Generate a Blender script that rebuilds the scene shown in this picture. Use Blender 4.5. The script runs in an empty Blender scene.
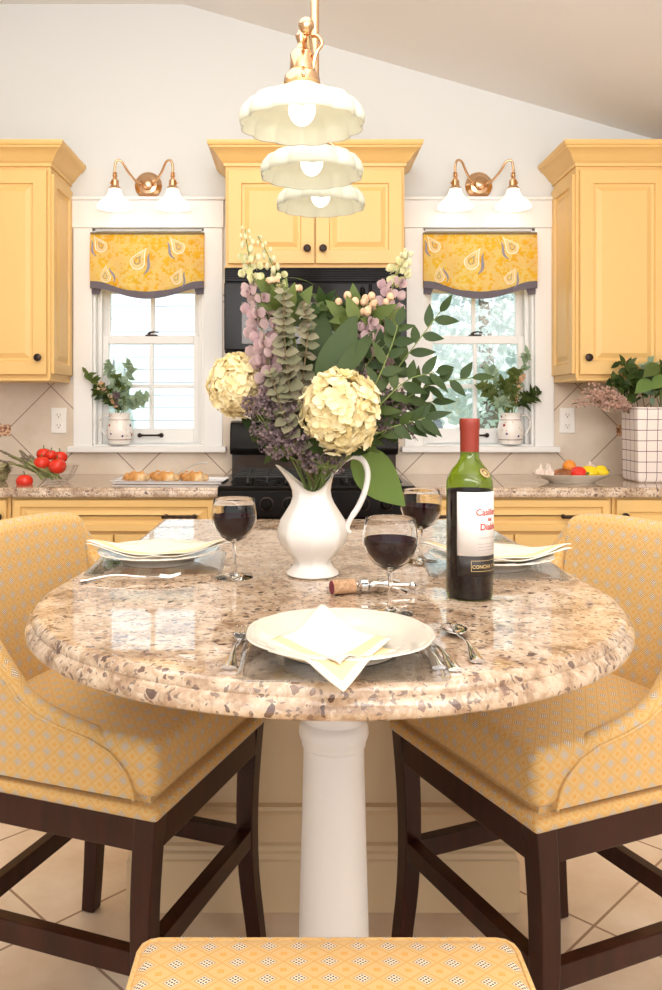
import bpy, bmesh, math, random
from mathutils import Vector, Matrix, noise
R = math.radians; PI = math.pi
rnd = random.Random(7)
sc = bpy.context.scene
COL = sc.collection

# ------------------------------------------------------------------ camera, sky, lights, exposure
CZ = 1.225; F = 830.0
cam_d = bpy.data.cameras.new('camera'); cam = bpy.data.objects.new('camera', cam_d); COL.objects.link(cam)
cam.location = (0, 0, CZ); cam.rotation_euler = (R(90), 0, 0)
cam_d.sensor_fit = 'VERTICAL'; cam_d.sensor_height = 36; cam_d.lens = 36 * F / 990
cam_d.shift_x = 33 / 990; cam_d.shift_y = -90 / 990; cam_d.clip_start = 0.02
sc.camera = cam
sc.view_settings.view_transform = 'Standard'; sc.view_settings.look = 'None'
sc.view_settings.gamma = 1; sc.view_settings.use_curve_mapping = False
sc.view_settings.exposure = 0.13
w = bpy.data.worlds.new('sky'); sc.world = w; w.use_nodes = True
wn = w.node_tree.nodes; wl = w.node_tree.links
bgn = wn['Background']; bgn.inputs['Strength'].default_value = 1.40
geo = wn.new('ShaderNodeTexCoord'); sep = wn.new('ShaderNodeSeparateXYZ'); rmp = wn.new('ShaderNodeValToRGB')
wl.new(geo.outputs['Generated'], sep.inputs[0]); wl.new(sep.outputs['Z'], rmp.inputs[0]); wl.new(rmp.outputs[0], bgn.inputs['Color'])
rmp.color_ramp.elements[0].position = 0.0; rmp.color_ramp.elements[0].color = (0.86, 0.88, 0.90, 1)
rmp.color_ramp.elements[1].position = 0.6; rmp.color_ramp.elements[1].color = (0.80, 0.90, 1.0, 1)

def sun(name, rot, e, angle, color):
    d = bpy.data.lights.new(name, 'SUN'); d.energy = e; d.angle = R(angle); d.color = color
    o = bpy.data.objects.new(name, d); COL.objects.link(o); o.rotation_euler = rot; o.location = (0, -2, 8); return o
sun('sun', (R(38), 0, R(-12)), 5.8, 4, (1, .99, .97))
def area(name, loc, target, sx, sy, e, color):
    d = bpy.data.lights.new(name, 'AREA'); d.shape = 'RECTANGLE'; d.size = sx; d.size_y = sy; d.energy = e; d.color = color
    o = bpy.data.objects.new(name, d); COL.objects.link(o); o.location = loc
    o.rotation_euler = (Vector(target) - Vector(loc)).to_track_quat('-Z', 'Y').to_euler(); return o
area('fill_light', (-1.2, -1.2, 2.5), (0.1, 2.4, 1.0), 2.0, 1.4, 9, (1, .96, .90))  # soft fill added behind the camera, not a lamp of the kitchen
area('fill_light', (0.3, -0.4, 1.95), (0.8, 0.5, 3.2), 2.2, 1.3, 84, (1, .97, .95))  # unseen uplight added to bounce off the ceiling
area('fill_light', (1.7, -0.6, 2.1), (0.1, 2.6, 1.0), 1.4, 1.4, 15, (1, .95, .88))  # unseen panel added to brighten the right-hand stool
area('fill_light', (-.3, 1.9, 2.75), (-.2, 2.4, 0), 1.8, 1.6, 20, (1, .94, .85))  # unseen overhead panel added to brighten cabinets and back wall

# ------------------------------------------------------------------ node helper
class E:
    def __init__(s, nt, sock): s.nt = nt; s.s = sock
    def _op(s, op, *o):
        n = s.nt.nodes.new('ShaderNodeMath'); n.operation = op
        for i, x in enumerate((s,) + o):
            if isinstance(x, E): s.nt.links.new(x.s, n.inputs[i])
            else: n.inputs[i].default_value = x
        return E(s.nt, n.outputs[0])
    def __add__(s, o): return s._op('ADD', o)
    def __sub__(s, o): return s._op('SUBTRACT', o)
    def __mul__(s, o): return s._op('MULTIPLY', o)
    def __truediv__(s, o): return s._op('DIVIDE', o)
    def __gt__(s, o): return s._op('GREATER_THAN', o)
    def __lt__(s, o): return s._op('LESS_THAN', o)
    def abs(s): return s._op('ABSOLUTE')
    def round(s): return s._op('ROUND')
    def floor(s): return s._op('FLOOR')
    def sqrt(s): return s._op('SQRT')
    def sin(s): return s._op('SINE')
    def max(s, o): return s._op('MAXIMUM', o)
    def min(s, o): return s._op('MINIMUM', o)
    def mod(s, o): return s._op('FLOORED_MODULO', o)
class NT:
    def __init__(s, name, rough=.5, metal=0, spec=.5):
        s.m = bpy.data.materials.new(name); s.m.use_nodes = True; s.nt = s.m.node_tree
        s.b = s.nt.nodes['Principled BSDF']; s.b.inputs['Roughness'].default_value = rough
        s.b.inputs['Metallic'].default_value = metal; s.b.inputs['Specular IOR Level'].default_value = spec
    def n(s, t, **kw):
        n = s.nt.nodes.new(t)
        for k, v in kw.items():
            if hasattr(n, k): setattr(n, k, v)
            else: n.inputs[k.replace('_', ' ')].default_value = v
        return n
    def link(s, a, b): s.nt.links.new(a.s if isinstance(a, E) else a, b)
    def coord(s, which='Object', scale=None):
        c = s.n('ShaderNodeTexCoord').outputs[which]
        if scale:
            mp = s.n('ShaderNodeMapping'); mp.inputs['Scale'].default_value = scale; s.link(c, mp.inputs[0]); c = mp.outputs[0]
        return c
    def xyz(s, c):
        x = s.n('ShaderNodeSeparateXYZ'); s.link(c, x.inputs[0]); return [E(s.nt, o) for o in x.outputs]
    def mix(s, f, a, b, mode='MIX'):
        n = s.n('ShaderNodeMix', data_type='RGBA', blend_type=mode)
        for v, i in ((f, 0), (a, 6), (b, 7)):
            if isinstance(v, (int, float)): n.inputs[i].default_value = v
            elif isinstance(v, tuple): n.inputs[i].default_value = (*v[:3], 1)
            else: s.link(v, n.inputs[i])
        return n.outputs[2]
    def noise(s, c, scale, detail=2, rough=.5):
        n = s.n('ShaderNodeTexNoise'); n.inputs['Scale'].default_value = scale; n.inputs['Detail'].default_value = detail
        n.inputs['Roughness'].default_value = rough; s.link(c, n.inputs['Vector']); return E(s.nt, n.outputs[0])
    def voro(s, c, scale, feature='F1'):
        n = s.n('ShaderNodeTexVoronoi', feature=feature); n.inputs['Scale'].default_value = scale; s.link(c, n.inputs['Vector']); return n
    def ramp(s, f, stops):
        n = s.n('ShaderNodeValToRGB'); s.link(f, n.inputs[0]); cr = n.color_ramp
        while len(cr.elements) < len(stops): cr.elements.new(.5)
        for e, (p, c) in zip(cr.elements, stops): e.position = p; e.color = (*c[:3], 1)
        return n.outputs[0]
    def base(s, c):
        if isinstance(c, tuple): s.b.inputs['Base Color'].default_value = (*c[:3], 1)
        else: s.link(c, s.b.inputs['Base Color'])
    def bump(s, h, strength=.3, dist=.001):
        n = s.n('ShaderNodeBump'); n.inputs['Strength'].default_value = strength; n.inputs['Distance'].default_value = dist
        s.link(h, n.inputs['Height']); s.link(n.outputs[0], s.b.inputs['Normal'])

def paint(name, c, rough=.5, metal=0, spec=.5, var=.04, vs=6, bump=0, bs=60, trans=0, sub=0, emit=None, es=0, ior=None, coat=0):
    t = NT(name, rough, metal, spec); co = t.coord()
    if var:
        nz = t.noise(co, vs, 3)
        t.base(t.mix(nz, tuple(max(0, x * (1 - var)) for x in c), tuple(min(1, x * (1 + var)) for x in c)))
    else: t.base(c)
    if bump: t.bump(t.noise(co, bs, 3), bump, .002)
    if trans: t.b.inputs['Transmission Weight'].default_value = trans
    if sub:
        t.b.inputs['Subsurface Weight'].default_value = sub; t.b.inputs['Subsurface Radius'].default_value = (.01, .008, .005)
    if emit: t.b.inputs['Emission Color'].default_value = (*emit, 1); t.b.inputs['Emission Strength'].default_value = es
    if ior: t.b.inputs['IOR'].default_value = ior
    if coat: t.b.inputs['Coat Weight'].default_value = coat
    return t.m
def petal_mat(name, c1, c2, rough=.6, trans=.3):
    t = NT(name, rough + .15, 0, .25); g = t.n('ShaderNodeNewGeometry'); c = t.mix(g.outputs['Random Per Island'], c1, c2)
    nz = t.noise(t.coord(), 90, 2); c = t.mix(nz * .5, c, c1)
    t.base(c)
    tr = t.n('ShaderNodeBsdfTranslucent'); t.link(c, tr.inputs[0])
    mx = t.n('ShaderNodeMixShader'); mx.inputs[0].default_value = trans
    t.link(t.b.outputs[0], mx.inputs[1]); t.link(tr.outputs[0], mx.inputs[2])
    t.link(mx.outputs[0], t.nt.nodes['Material Output'].inputs[0]); return t.m
def glass(name, c=(1, 1, 1), rough=0, ior=1.33):
    t = NT(name, rough); t.base(c); t.b.inputs['Transmission Weight'].default_value = 1; t.b.inputs['IOR'].default_value = ior; return t.m
def facing(t):
    lw = t.n('ShaderNodeLayerWeight'); lw.inputs[0].default_value = .5; f = E(t.nt, lw.outputs['Facing'])
    class O: pass
    o = O(); o.outputs = [(f * f * f * .80 + .05).s]; return o
def pane_mat():
    t = NT('window_glass'); tr = t.n('ShaderNodeBsdfTransparent'); tr.inputs[0].default_value = (.97, .98, .98, 1)
    gl = t.n('ShaderNodeBsdfGlossy'); gl.inputs['Roughness'].default_value = .02
    fr = facing(t); mx = t.n('ShaderNodeMixShader')
    t.link(fr.outputs[0], mx.inputs[0]); t.link(tr.outputs[0], mx.inputs[1]); t.link(gl.outputs[0], mx.inputs[2])
    t.link(mx.outputs[0], t.nt.nodes['Material Output'].inputs[0]); return t.m

def thin_glass():
    t = NT('thin_clear_glass'); tr = t.n('ShaderNodeBsdfTransparent'); tr.inputs[0].default_value = (.985, .99, .99, 1)
    gl = t.n('ShaderNodeBsdfGlossy'); gl.inputs['Roughness'].default_value = .015
    fr = facing(t); mx = t.n('ShaderNodeMixShader')
    t.link(fr.outputs[0], mx.inputs[0]); t.link(tr.outputs[0], mx.inputs[1]); t.link(gl.outputs[0], mx.inputs[2])
    t.link(mx.outputs[0], t.nt.nodes['Material Output'].inputs[0]); return t.m
def green_glass():
    t = NT('green_bottle_glass'); tr = t.n('ShaderNodeBsdfTransparent'); tr.inputs[0].default_value = (.58, .78, .12, 1)
    gl = t.n('ShaderNodeBsdfGlossy'); gl.inputs['Roughness'].default_value = .03
    df = t.n('ShaderNodeBsdfTranslucent'); df.inputs[0].default_value = (.22, .48, .02, 1); m0 = t.n('ShaderNodeMixShader'); m0.inputs[0].default_value = .0
    fr = facing(t); mx = t.n('ShaderNodeMixShader')
    t.link(tr.outputs[0], m0.inputs[1]); t.link(df.outputs[0], m0.inputs[2])
    t.link(fr.outputs[0], mx.inputs[0]); t.link(m0.outputs[0], mx.inputs[1]); t.link(gl.outputs[0], mx.inputs[2])
    t.link(mx.outputs[0], t.nt.nodes['Material Output'].inputs[0]); return t.m
def granite(name, tint=(1, .985, .93)):
    t = NT(name, .022); co = t.coord()
    dn = t.n('ShaderNodeTexNoise'); dn.inputs['Scale'].default_value = 45; t.link(co, dn.inputs['Vector'])
    ad = t.n('ShaderNodeVectorMath', operation='MULTIPLY_ADD'); t.link(dn.outputs['Color'], ad.inputs[0]); ad.inputs[1].default_value = (.025,) * 3; t.link(co, ad.inputs[2])
    c2 = ad.outputs[0]
    T = lambda c: tuple(a * b for a, b in zip(c, tint))
    base = t.ramp(t.noise(co, 17, 6, .72), [(.34, T((.24, .145, .09))), (.44, T((.43, .295, .20))), (.54, T((.60, .46, .345))), (.68, T((.71, .60, .50)))])
    v0 = t.voro(c2, 170); s0 = t.xyz(v0.outputs['Color'])
    base = t.mix((s0[0] > .80) * .45, base, T((.42, .27, .18)))
    base = t.mix((s0[1] > .88) * .25, base, T((.80, .74, .66)))
    v1 = t.voro(c2, 105); s1 = t.xyz(v1.outputs['Color'])
    m1 = (s1[0] > .90) * (E(t.nt, v1.outputs['Distance']) < .47)
    base = t.mix(m1 * .85, base, t.mix(s1[1], (.075, .035, .028), (.24, .14, .10)))
    v2 = t.voro(c2, 62); s2 = t.xyz(v2.outputs['Color'])
    m2 = (s2[0] > .95) * (E(t.nt, v2.outputs['Distance']) < .40)
    base = t.mix(m2 * .9, base, t.mix(s2[1], (.07, .025, .02), (.15, .09, .07)))
    v3 = t.voro(c2, 210); s3 = t.xyz(v3.outputs['Color'])
    base = t.mix((s3[2] > .90) * .7, base, (.12, .08, .07))
    t.base(base); t.b.inputs['Specular IOR Level'].default_value = 1.0; return t.m

def fabric(name, base=(.68, .445, .185)):
    t = NT(name, .85, 0, .2); co = t.coord('UV'); u, v, _ = t.xyz(co)
    a = u / .032 + v / .0285; b = u / .032 - v / .0285
    ia = a.round(); ib = b.round(); fa = a - ia; fb = b - ib
    m = fa.abs().max(fb.abs()); odd = (ia + ib).mod(2.0) > .5
    ga = fa / .165; gb = fb / .165; ga = ga - ga.round(); gb = gb - gb.round()
    dot = ((ga * ga + gb * gb) < .12) * (m < .25)
    weave = t.noise(t.coord('UV', (900, 120, 1)), 1, 1)
    c = t.mix(weave, tuple(x * .93 for x in base), tuple(min(1, x * 1.07) for x in base))
    c = t.mix((m > .45), c, (.64, .37, .115))
    cd = t.mix((m < .31) * .6, c, (.22, .14, .12)); cd = t.mix((m < .265), cd, (.84, .69, .48)); cd = t.mix(dot, cd, (.06, .05, .08))
    st = t.mix(((fa.abs() + fb.abs()) < .22), c, (.70, .37, .09))
    t.base(t.mix(odd, cd, st)); t.bump(t.noise(t.coord('UV', (1, 1, 1)), 900, 2), .15, .0005)
    t.b.inputs['Sheen Weight'].default_value = .15; return t.m

def floor_mat():
    t = NT('floor_tile', .22); co = t.coord(); x, y, z = t.xyz(co)
    p = .452; u = ((x + y) * .70711 - .969) / p; v = ((x - y) * .70711 + 1.792) / p
    fu = (u - u.round()).abs(); fv = (v - v.round()).abs(); g = fu.min(fv) < .0075
    cmb = t.n('ShaderNodeCombineXYZ'); t.link(u.floor(), cmb.inputs[0]); t.link(v.floor(), cmb.inputs[1])
    wn_ = t.n('ShaderNodeTexWhiteNoise'); t.link(cmb.outputs[0], wn_.inputs[0])
    c = t.ramp(t.noise(co, 3.2, 6, .6), [(.3, (.62, .45, .31)), (.5, (.76, .60, .45)), (.68, (.86, .73, .59))])
    c = t.mix(E(t.nt, wn_.outputs[0]) * .25, c, (.78, .62, .46))
    t.base(t.mix(g, c, (.34, .22, .15))); t.bump(t.noise(co, 20, 4), .12, .002); return t.m
def splash_mat():
    t = NT('backsplash_tile', .35); co = t.coord(); x, y, z = t.xyz(co)
    a = ((x - 1.475) + (z - 1.11)) / .4; b = ((x - 1.475) - (z - 1.11)) / .4
    fa = (a - a.round()).abs(); fb = (b - b.round()).abs(); g = fa.min(fb) < .0085
    c = t.ramp(t.noise(co, 4, 6, .6), [(.3, (.62, .50, .38)), (.55, (.72, .61, .49)), (.75, (.80, .71, .60))])
    t.base(t.mix(g, c, (.30, .21, .15))); return t.m
def wood_dark():
    t = NT('dark_wood', .28); co = t.coord('Object', (18, 18, 2.5))
    t.base(t.ramp(t.noise(co, 2, 6, .6), [(.3, (.022, .005, .0025)), (.7, (.050, .012, .006))])); t.b.inputs['Specular IOR Level'].default_value = .3; return t.m
def shade_fabric():
    t = NT('shade_fabric', .8, 0, .2); co = t.coord()
    v = t.voro(co, 22); d = E(t.nt, v.outputs['Distance']); nz = t.noise(co, 62, 5, .7); big = t.noise(co, 9, 3)
    c = t.ramp(big, [(.3, (.90, .42, .02)), (.6, (.93, .57, .05))])
    lace = ((nz + d * .25) > .60)
    c = t.mix(lace * .45, c, (.93, .78, .42))
    t.base(c)
    tr = t.n('ShaderNodeBsdfTranslucent'); t.link(c, tr.inputs[0]); mx = t.n('ShaderNodeMixShader'); mx.inputs[0].default_value = .45
    t.link(t.b.outputs[0], mx.inputs[1]); t.link(tr.outputs[0], mx.inputs[2]); t.link(mx.outputs[0], t.nt.nodes['Material Output'].inputs[0]); return t.m
def siding_mat(c, pitch, grout, horizontal=True, brick=False):
    t = NT('siding', .7); co = t.coord(); x, y, z = t.xyz(co)
    f = z / pitch; fz = f - f.floor(); g = fz < .09
    if brick:
        h = x / (pitch * 3) + (f.floor() * .5); g = g.max((h - h.floor()) < .035)
    nz = t.noise(co, 2, 4); t.base(t.mix(g, t.mix(nz, tuple(a * .92 for a in c), c), grout)); return t.m
def jug_mat():
    t = NT('painted_china', .12); co = t.coord(); x, y, z = t.xyz(co)
    v = t.voro(co, 34); s = t.xyz(v.outputs['Color']); d = E(t.nt, v.outputs['Distance'])
    m = (d < .26) * (s[0] > .45); c = t.mix(m, (.86, .80, .74), t.mix(s[1] > .5, (.10, .07, .20), (.35, .07, .05)))
    v2 = t.voro(co, 70); s2 = t.xyz(v2.outputs['Color']); m2 = (E(t.nt, v2.outputs['Distance']) < .25) * (s2[0] > .6)
    c = t.mix(m2 * .7, c, (.50, .30, .12))
    c = t.mix(((z - .022).abs() < .0018).max((z - .112).abs() < .0015), c, (.30, .15, .12)); t.base(c); return t.m
def plaid_mat():
    t = NT('windowpane_check', .8, 0, .2); co = t.coord(); x, y, z = t.xyz(co)
    nz = t.noise(co, 6, 2) * .008
    f = (x + y) / .043 + nz * 14; g = (f - f.round()).abs() < .032
    h = z / .043 + nz * 14; k = (h - h.round()).abs() < .035
    t.base(t.mix(g.max(k), (.82, .72, .66), (.16, .08, .08))); t.bump(t.noise(co, 25, 2), .5, .01); return t.m
def napkin_mat():
    t = NT('napkin_linen', .85, 0, .2); u, v, _ = t.xyz(t.coord('UV'))
    e = u.min(v)
    band = (e > .07) * (e < .20)
    st = ((e - .045).abs() < .006)
    c = t.mix(band, (.84, .78, .68), (.86, .69, .38)); t.base(t.mix(st * .5, c, (.60, .45, .25)))
    t.bump(t.noise(t.coord('UV'), 160, 2), .2, .0006); return t.m
def croissant_mat():
    t = NT('pastry', .45); co = t.coord(); nz = t.noise(co, 22, 3)
    t.base(t.ramp(nz, [(.35, (.50, .20, .05)), (.52, (.72, .38, .12)), (.66, (.85, .66, .40))])); return t.m
def mottled(name, stops, scale=20, rough=.4, **kw):
    t = NT(name, rough); t.base(t.ramp(t.noise(t.coord(), scale, 4), stops))
    if kw.get('bump'): t.bump(t.noise(t.coord(), kw['bump'], 3), .6, .003)
    return t.m

M = dict(
    wall=paint('wall_paint', (.69, .695, .68), .9, spec=.2, var=.015, vs=2), ceil=paint('ceiling_paint', (.82, .80, .785), .95, spec=.1, var=.015, vs=2),
    trim=paint('white_trim', (.82, .80, .77), .4, var=.015), cab=paint('yellow_cabinet_paint', (.76, .485, .175), .42, var=.03, vs=3),
    island=paint('cream_island_paint', (.74, .55, .33), .45, var=.03), column=paint('white_column_paint', (.84, .80, .77), .4, var=.02),
    granite=granite('granite'), fabric=fabric('diamond_fabric'), floor=floor_mat(), splash=splash_mat(), wood=wood_dark(),
    shade=shade_fabric(), greyband=paint('grey_braid', (.13, .11, .13), .8), motif=paint('paisley_white', (.90, .80, .62), .8), motif2=paint('paisley_grey', (.28, .25, .30), .8),
    pane=pane_mat(), brass=paint('brass', (.72, .46, .27), .18, 1, var=.05), bronze=paint('oil_rubbed_bronze', (.035, .022, .018), .35, .8),
    black=paint('black_enamel', (.010, .008, .007), .16, spec=.10, var=.02), black_glass=paint('smoked_glass', (.060, .044, .036), .06, spec=.3, var=.02), iron=paint('cast_iron', (.012, .012, .012), .6, bump=.3),
    opal=paint('opal_glass', (.58, .59, .47), .2, var=.06, vs=20, emit=(1, .97, .84), es=.10), opal_lit=paint('lit_opal_glass', (.9, .87, .8), .3, emit=(1, .93, .80), es=.7),
    bulb=paint('lit_bulb', (1, 1, 1), .3, var=0, emit=(1, .95, .84), es=1.4),
    china=paint('white_ironstone', (.86, .82, .77), .12, var=.02, coat=.3), plate=paint('cream_china', (.74, .68, .585), .14, var=.02, coat=.3),
    silver=paint('silver', (.75, .73, .71), .12, 1, var=.05), glass=glass('clear_glass'), thin=thin_glass(), green_glass=green_glass(),
    wine=paint('red_wine', (.016, .001, .003), .05, spec=.0, var=0), capsule=paint('red_foil_capsule', (.24, .026, .012), .45, .1, bump=.1), label=paint('paper_label', (.84, .79, .74), .6, var=.02), redink=paint('red_ink', (.50, .05, .04), .6), gold=paint('gold_ink', (.62, .46, .22), .4, .4), blacklabel=paint('black_label', (.018, .012, .010), .4), greyink=paint('grey_ink', (.45, .38, .36), .7),
    cork=mottled('cork_wood', [(.4, (.50, .28, .14)), (.6, (.66, .42, .25))], 200, .8), corkred=paint('wine_stained_cork', (.22, .03, .05), .8, var=.2, vs=300),
    napkin=napkin_mat(), jug=jug_mat(), plaid=plaid_mat(), pastry=croissant_mat(), tray=paint('white_tray', (.82, .82, .84), .2),
    tomato=paint('tomato_skin', (.72, .035, .015), .12, var=.12, vs=20), calyx=paint('tomato_calyx', (.10, .17, .03), .7), asp=mottled('asparagus', [(.4, (.14, .17, .04)), (.6, (.32, .30, .12))], 60), asptip=mottled('asparagus_tip_skin', [(.4, (.11, .07, .06)), (.6, (.26, .20, .12))], 120),
    arti=mottled('artichoke_skin', [(.4, (.22, .20, .09)), (.6, (.42, .36, .20))], 60), garlic=mottled('garlic_skin', [(.4, (.72, .55, .46)), (.6, (.86, .76, .68))], 50), brown=mottled('brown_skin', [(.4, (.22, .07, .02)), (.6, (.42, .15, .05))], 30), yellow=paint('yellow_pepper_skin', (.88, .62, .01), .15), red=paint('red_pepper_skin', (.75, .03, .015), .15), orange=paint('orange_skin', (.86, .28, .03), .4, bump=.2, bs=300),
    hyd=petal_mat('hydrangea_petal', (.90, .77, .42), (.94, .87, .64)), hyd2=petal_mat('pale_hydrangea_petal', (.90, .76, .42), (.94, .86, .62)), lilac=petal_mat('lilac_petal', (.42, .28, .30), (.62, .47, .44)), bud=petal_mat('cream_bud', (.50, .50, .22), (.76, .70, .50)), berry=petal_mat('peach_berry', (.74, .42, .22), (.84, .66, .48)), statice=petal_mat('statice_floret', (.13, .09, .10), (.34, .25, .24)), pink=petal_mat('pink_waxflower', (.46, .26, .20), (.72, .52, .42)),
    leaf=petal_mat('dark_green_leaf', (.020, .042, .007), (.065, .090, .016), .35, .12), leaf2=petal_mat('mid_green_leaf', (.08, .12, .025), (.17, .20, .055), .45, .3), euc=petal_mat('eucalyptus_leaf', (.13, .14, .075), (.32, .27, .18), .6, .2), euc2=petal_mat('pale_eucalyptus_leaf', (.22, .32, .20), (.42, .52, .36), .6, .3), bigleaf=petal_mat('large_green_leaf', (.16, .26, .06), (.22, .32, .09), .4, .4), stem=paint('green_stem', (.16, .20, .05), .6), stemb=paint('brown_stem', (.16, .11, .05), .7),
    outlet=paint('outlet_plastic', (.86, .82, .76), .3, var=0), slot=paint('outlet_slot', (.10, .07, .05), .5), accent=mottled('accent_mosaic', [(.4, (.16, .06, .03)), (.5, (.60, .28, .14)), (.62, (.75, .55, .35))], 80, .3),
    siding=siding_mat((.70, .76, .82), .13, (.26, .30, .34)), brick=siding_mat((.58, .56, .57), .09, (.74, .73, .73), brick=True), roof=paint('roof_shingle', (.35, .38, .42), .8, var=.2), cream_house=siding_mat((.86, .82, .72), .15, (.66, .62, .54)),
    grass=paint('lawn', (.30, .42, .20), .9, var=.3), tree=petal_mat('tree_leaf', (.68, .74, .73), (.74, .79, .79), .8, .5), bark=paint('bark', (.20, .15, .11), .9), soil=paint('dark_moss', (.05, .06, .02), .9), glow=paint('dark_window', (.10, .12, .14), .1),
)

# ------------------------------------------------------------------ mesh helper
def frame(d):
    d = Vector(d).normalized(); a = Vector((0, 0, 1)) if abs(d.z) < .9 else Vector((1, 0, 0))
    u = a.cross(d).normalized(); return u, d.cross(u).normalized(), d
class MB:
    def __init__(s): s.b = bmesh.new(); s.mi = 0
    def f(s, vs):
        try: fc = s.b.faces.new(vs); fc.material_index = s.mi; return fc
        except ValueError: return None
    def v(s, p): return s.b.verts.new(p)
    def poly(s, pts): return s.f([s.v(p) for p in pts])
    def box(s, x0, x1, y0, y1, z0, z1, mt=None):
        P = [s.v((x, y, z)) for x in (x0, x1) for y in (y0, y1) for z in (z0, z1)]
        if mt:
            for q in P: q.co = mt @ q.co
        for q in ((0, 1, 3, 2), (4, 6, 7, 5), (0, 4, 5, 1), (2, 3, 7, 6), (0, 2, 6, 4), (1, 5, 7, 3)): s.f([P[i] for i in q])
        return s
    def rings(s, rings, cap0=True, cap1=True, closed=True):
        vr = [[s.v(p) for p in r] for r in rings]; n = len(vr[0])
        for a, b in zip(vr, vr[1:]):
            for i in range(n if closed else n - 1): s.f([a[i], a[(i + 1) % n], b[(i + 1) % n], b[i]])
        if cap0: s.f(vr[0][::-1])
        if cap1: s.f(vr[-1])
        return s
    def lathe(s, prof, o=(0, 0, 0), ax=(0, 0, 1), n=24, cap0=True, cap1=True, rfn=None):
        u, w_, d = frame(ax); o = Vector(o); rr = []
        if Vector(ax).z == 1: u, w_ = Vector((1, 0, 0)), Vector((0, 1, 0))
        for r, t in prof:
            rr.append([o + d * t + (u * math.cos(2 * PI * k / n) + w_ * math.sin(2 * PI * k / n)) * (max(r, 1e-5) * (rfn(2 * PI * k / n, r, t) if rfn else 1)) for k in range(n)])
        return s.rings(rr, cap0, cap1)
    def tube(s, pts, r, n=8, flat=1):
        pts = [Vector(p) for p in pts]; rr = []; u = None
        for i, p in enumerate(pts):
            d = (pts[min(i + 1, len(pts) - 1)] - pts[max(i - 1, 0)]).normalized()
            if u is None: u, w_, _ = frame(d)
            else: u = (u - d * u.dot(d)).normalized(); w_ = d.cross(u)
            q = r[i] if isinstance(r, (list, tuple)) else r
            rr.append([p + (u * math.cos(2 * PI * k / n) + w_ * math.sin(2 * PI * k / n) * flat) * q for k in range(n)])
        return s.rings(rr)
    def ball(s, c, r, n=10, m=7, sc_=(1, 1, 1), fn=None):
        c = Vector(c); rr = []
        for j in range(m + 1):
            ph = PI * max(.02, min(m - .02, j)) / m
            ring = []
            for k in range(n):
                th = 2 * PI * k / n; d = Vector((math.sin(ph) * math.cos(th), math.sin(ph) * math.sin(th), -math.cos(ph)))
                q = r * (fn(d) if fn else 1); ring.append(c + Vector((d.x * sc_[0], d.y * sc_[1], d.z * sc_[2])) * q)
            rr.append(ring)
        return s.rings(rr)
    def leaf(s, p, d, up, L, W, curl=.2, fold=.15, n=5, tip=1.3):
        p = Vector(p); d = Vector(d).normalized(); side = d.cross(Vector(up))
        if side.length < 1e-3: side = d.cross(Vector((1, 0, .1)))
        side.normalize(); nn = side.cross(d).normalized(); rows = []
        for i in range(n + 1):
            t = i / n; w_ = max(W * .55 * math.sin(PI * min(1, t ** .78 * .97 + .02)) ** .95 * (1 - .15 * t), W * .015)
            c = p + d * L * t - nn * (curl * L * t * t)
            rows.append([c - side * w_ + nn * fold * w_, c, c + side * w_ + nn * fold * w_])
        return s.rings(rows, False, False, False)
    def petal(s, p, d, up, L, W, cup=.2):
        p = Vector(p); d = Vector(d).normalized(); side = d.cross(Vector(up))
        if side.length < 1e-3: side = d.cross(Vector((1, 0, .1)))
        side.normalize(); nn = side.cross(d).normalized(); c = s.v(p + d * L * .5 + nn * 0); rim = [s.v(p)]
        for k in range(1, 8): a = -PI + 2 * PI * k / 8; rim.append(s.v(p + d * L * (.52 + .48 * math.cos(a)) + side * W * .5 * math.sin(a) + nn * cup * L * (abs(math.sin(a)) * .6 + .5 * max(0, math.cos(a)))))
        for i in range(8): s.f([c, rim[i], rim[(i + 1) % 8]])
        return s
    def cyl(s, a, b, r0, r1=None, n=12): return s.tube([a, b], [r0, r0 if r1 is None else r1], n)
    def build(s, name, mat, parent=None, smooth=True, bevel=0, seg=2, uv=False, solid=0, sub=0, angle=40):
        bmesh.ops.recalc_face_normals(s.b, faces=s.b.faces[:]) if not solid or True else None
        me = bpy.data.meshes.new(name)
        if uv == 'box':
            ul = s.b.loops.layers.uv.new('UVMap')
            for f in s.b.faces:
                n_ = f.normal; a = max(range(3), key=lambda i: abs(n_[i]) * (1.15 if i == 2 else 1))
                for l in f.loops:
                    c = l.vert.co; l[ul].uv = (c.y, c.x) if a == 2 else ((c.y, c.z) if a == 0 else (c.x, c.z))
        s.b.to_mesh(me); s.b.free()
        for m_ in (mat if isinstance(mat, list) else [mat]): me.materials.append(m_)
        if smooth:
            for p in me.polygons: p.use_smooth = True
        o = bpy.data.objects.new(name, me); COL.objects.link(o); o.parent = parent
        if solid: md = o.modifiers.new('solid', 'SOLIDIFY'); md.thickness = solid; md.offset = 0
        if bevel:
            md = o.modifiers.new('bevel', 'BEVEL'); md.width = bevel; md.segments = seg; md.limit_method = 'ANGLE'; md.angle_limit = R(35); md.harden_normals = False
        if sub: md = o.modifiers.new('sub', 'SUBSURF'); md.levels = sub; md.render_levels = sub
        if smooth:
            try: me.set_sharp_from_angle(angle=R(angle))
            except Exception: pass
        return o
def thing(name, label, cat, loc=(0, 0, 0), rz=0, group=None):
    o = bpy.data.objects.new(name, None); COL.objects.link(o); o.location = loc; o.rotation_euler = (0, 0, rz); o.empty_display_size = .05
    return tag(o, label, cat, group)
def tag(o, label, cat, group=None):
    o['label'] = label; o['category'] = cat
    if group: o['group'] = group
    return o
def struct(o): o['kind'] = 'structure'; return o
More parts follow.
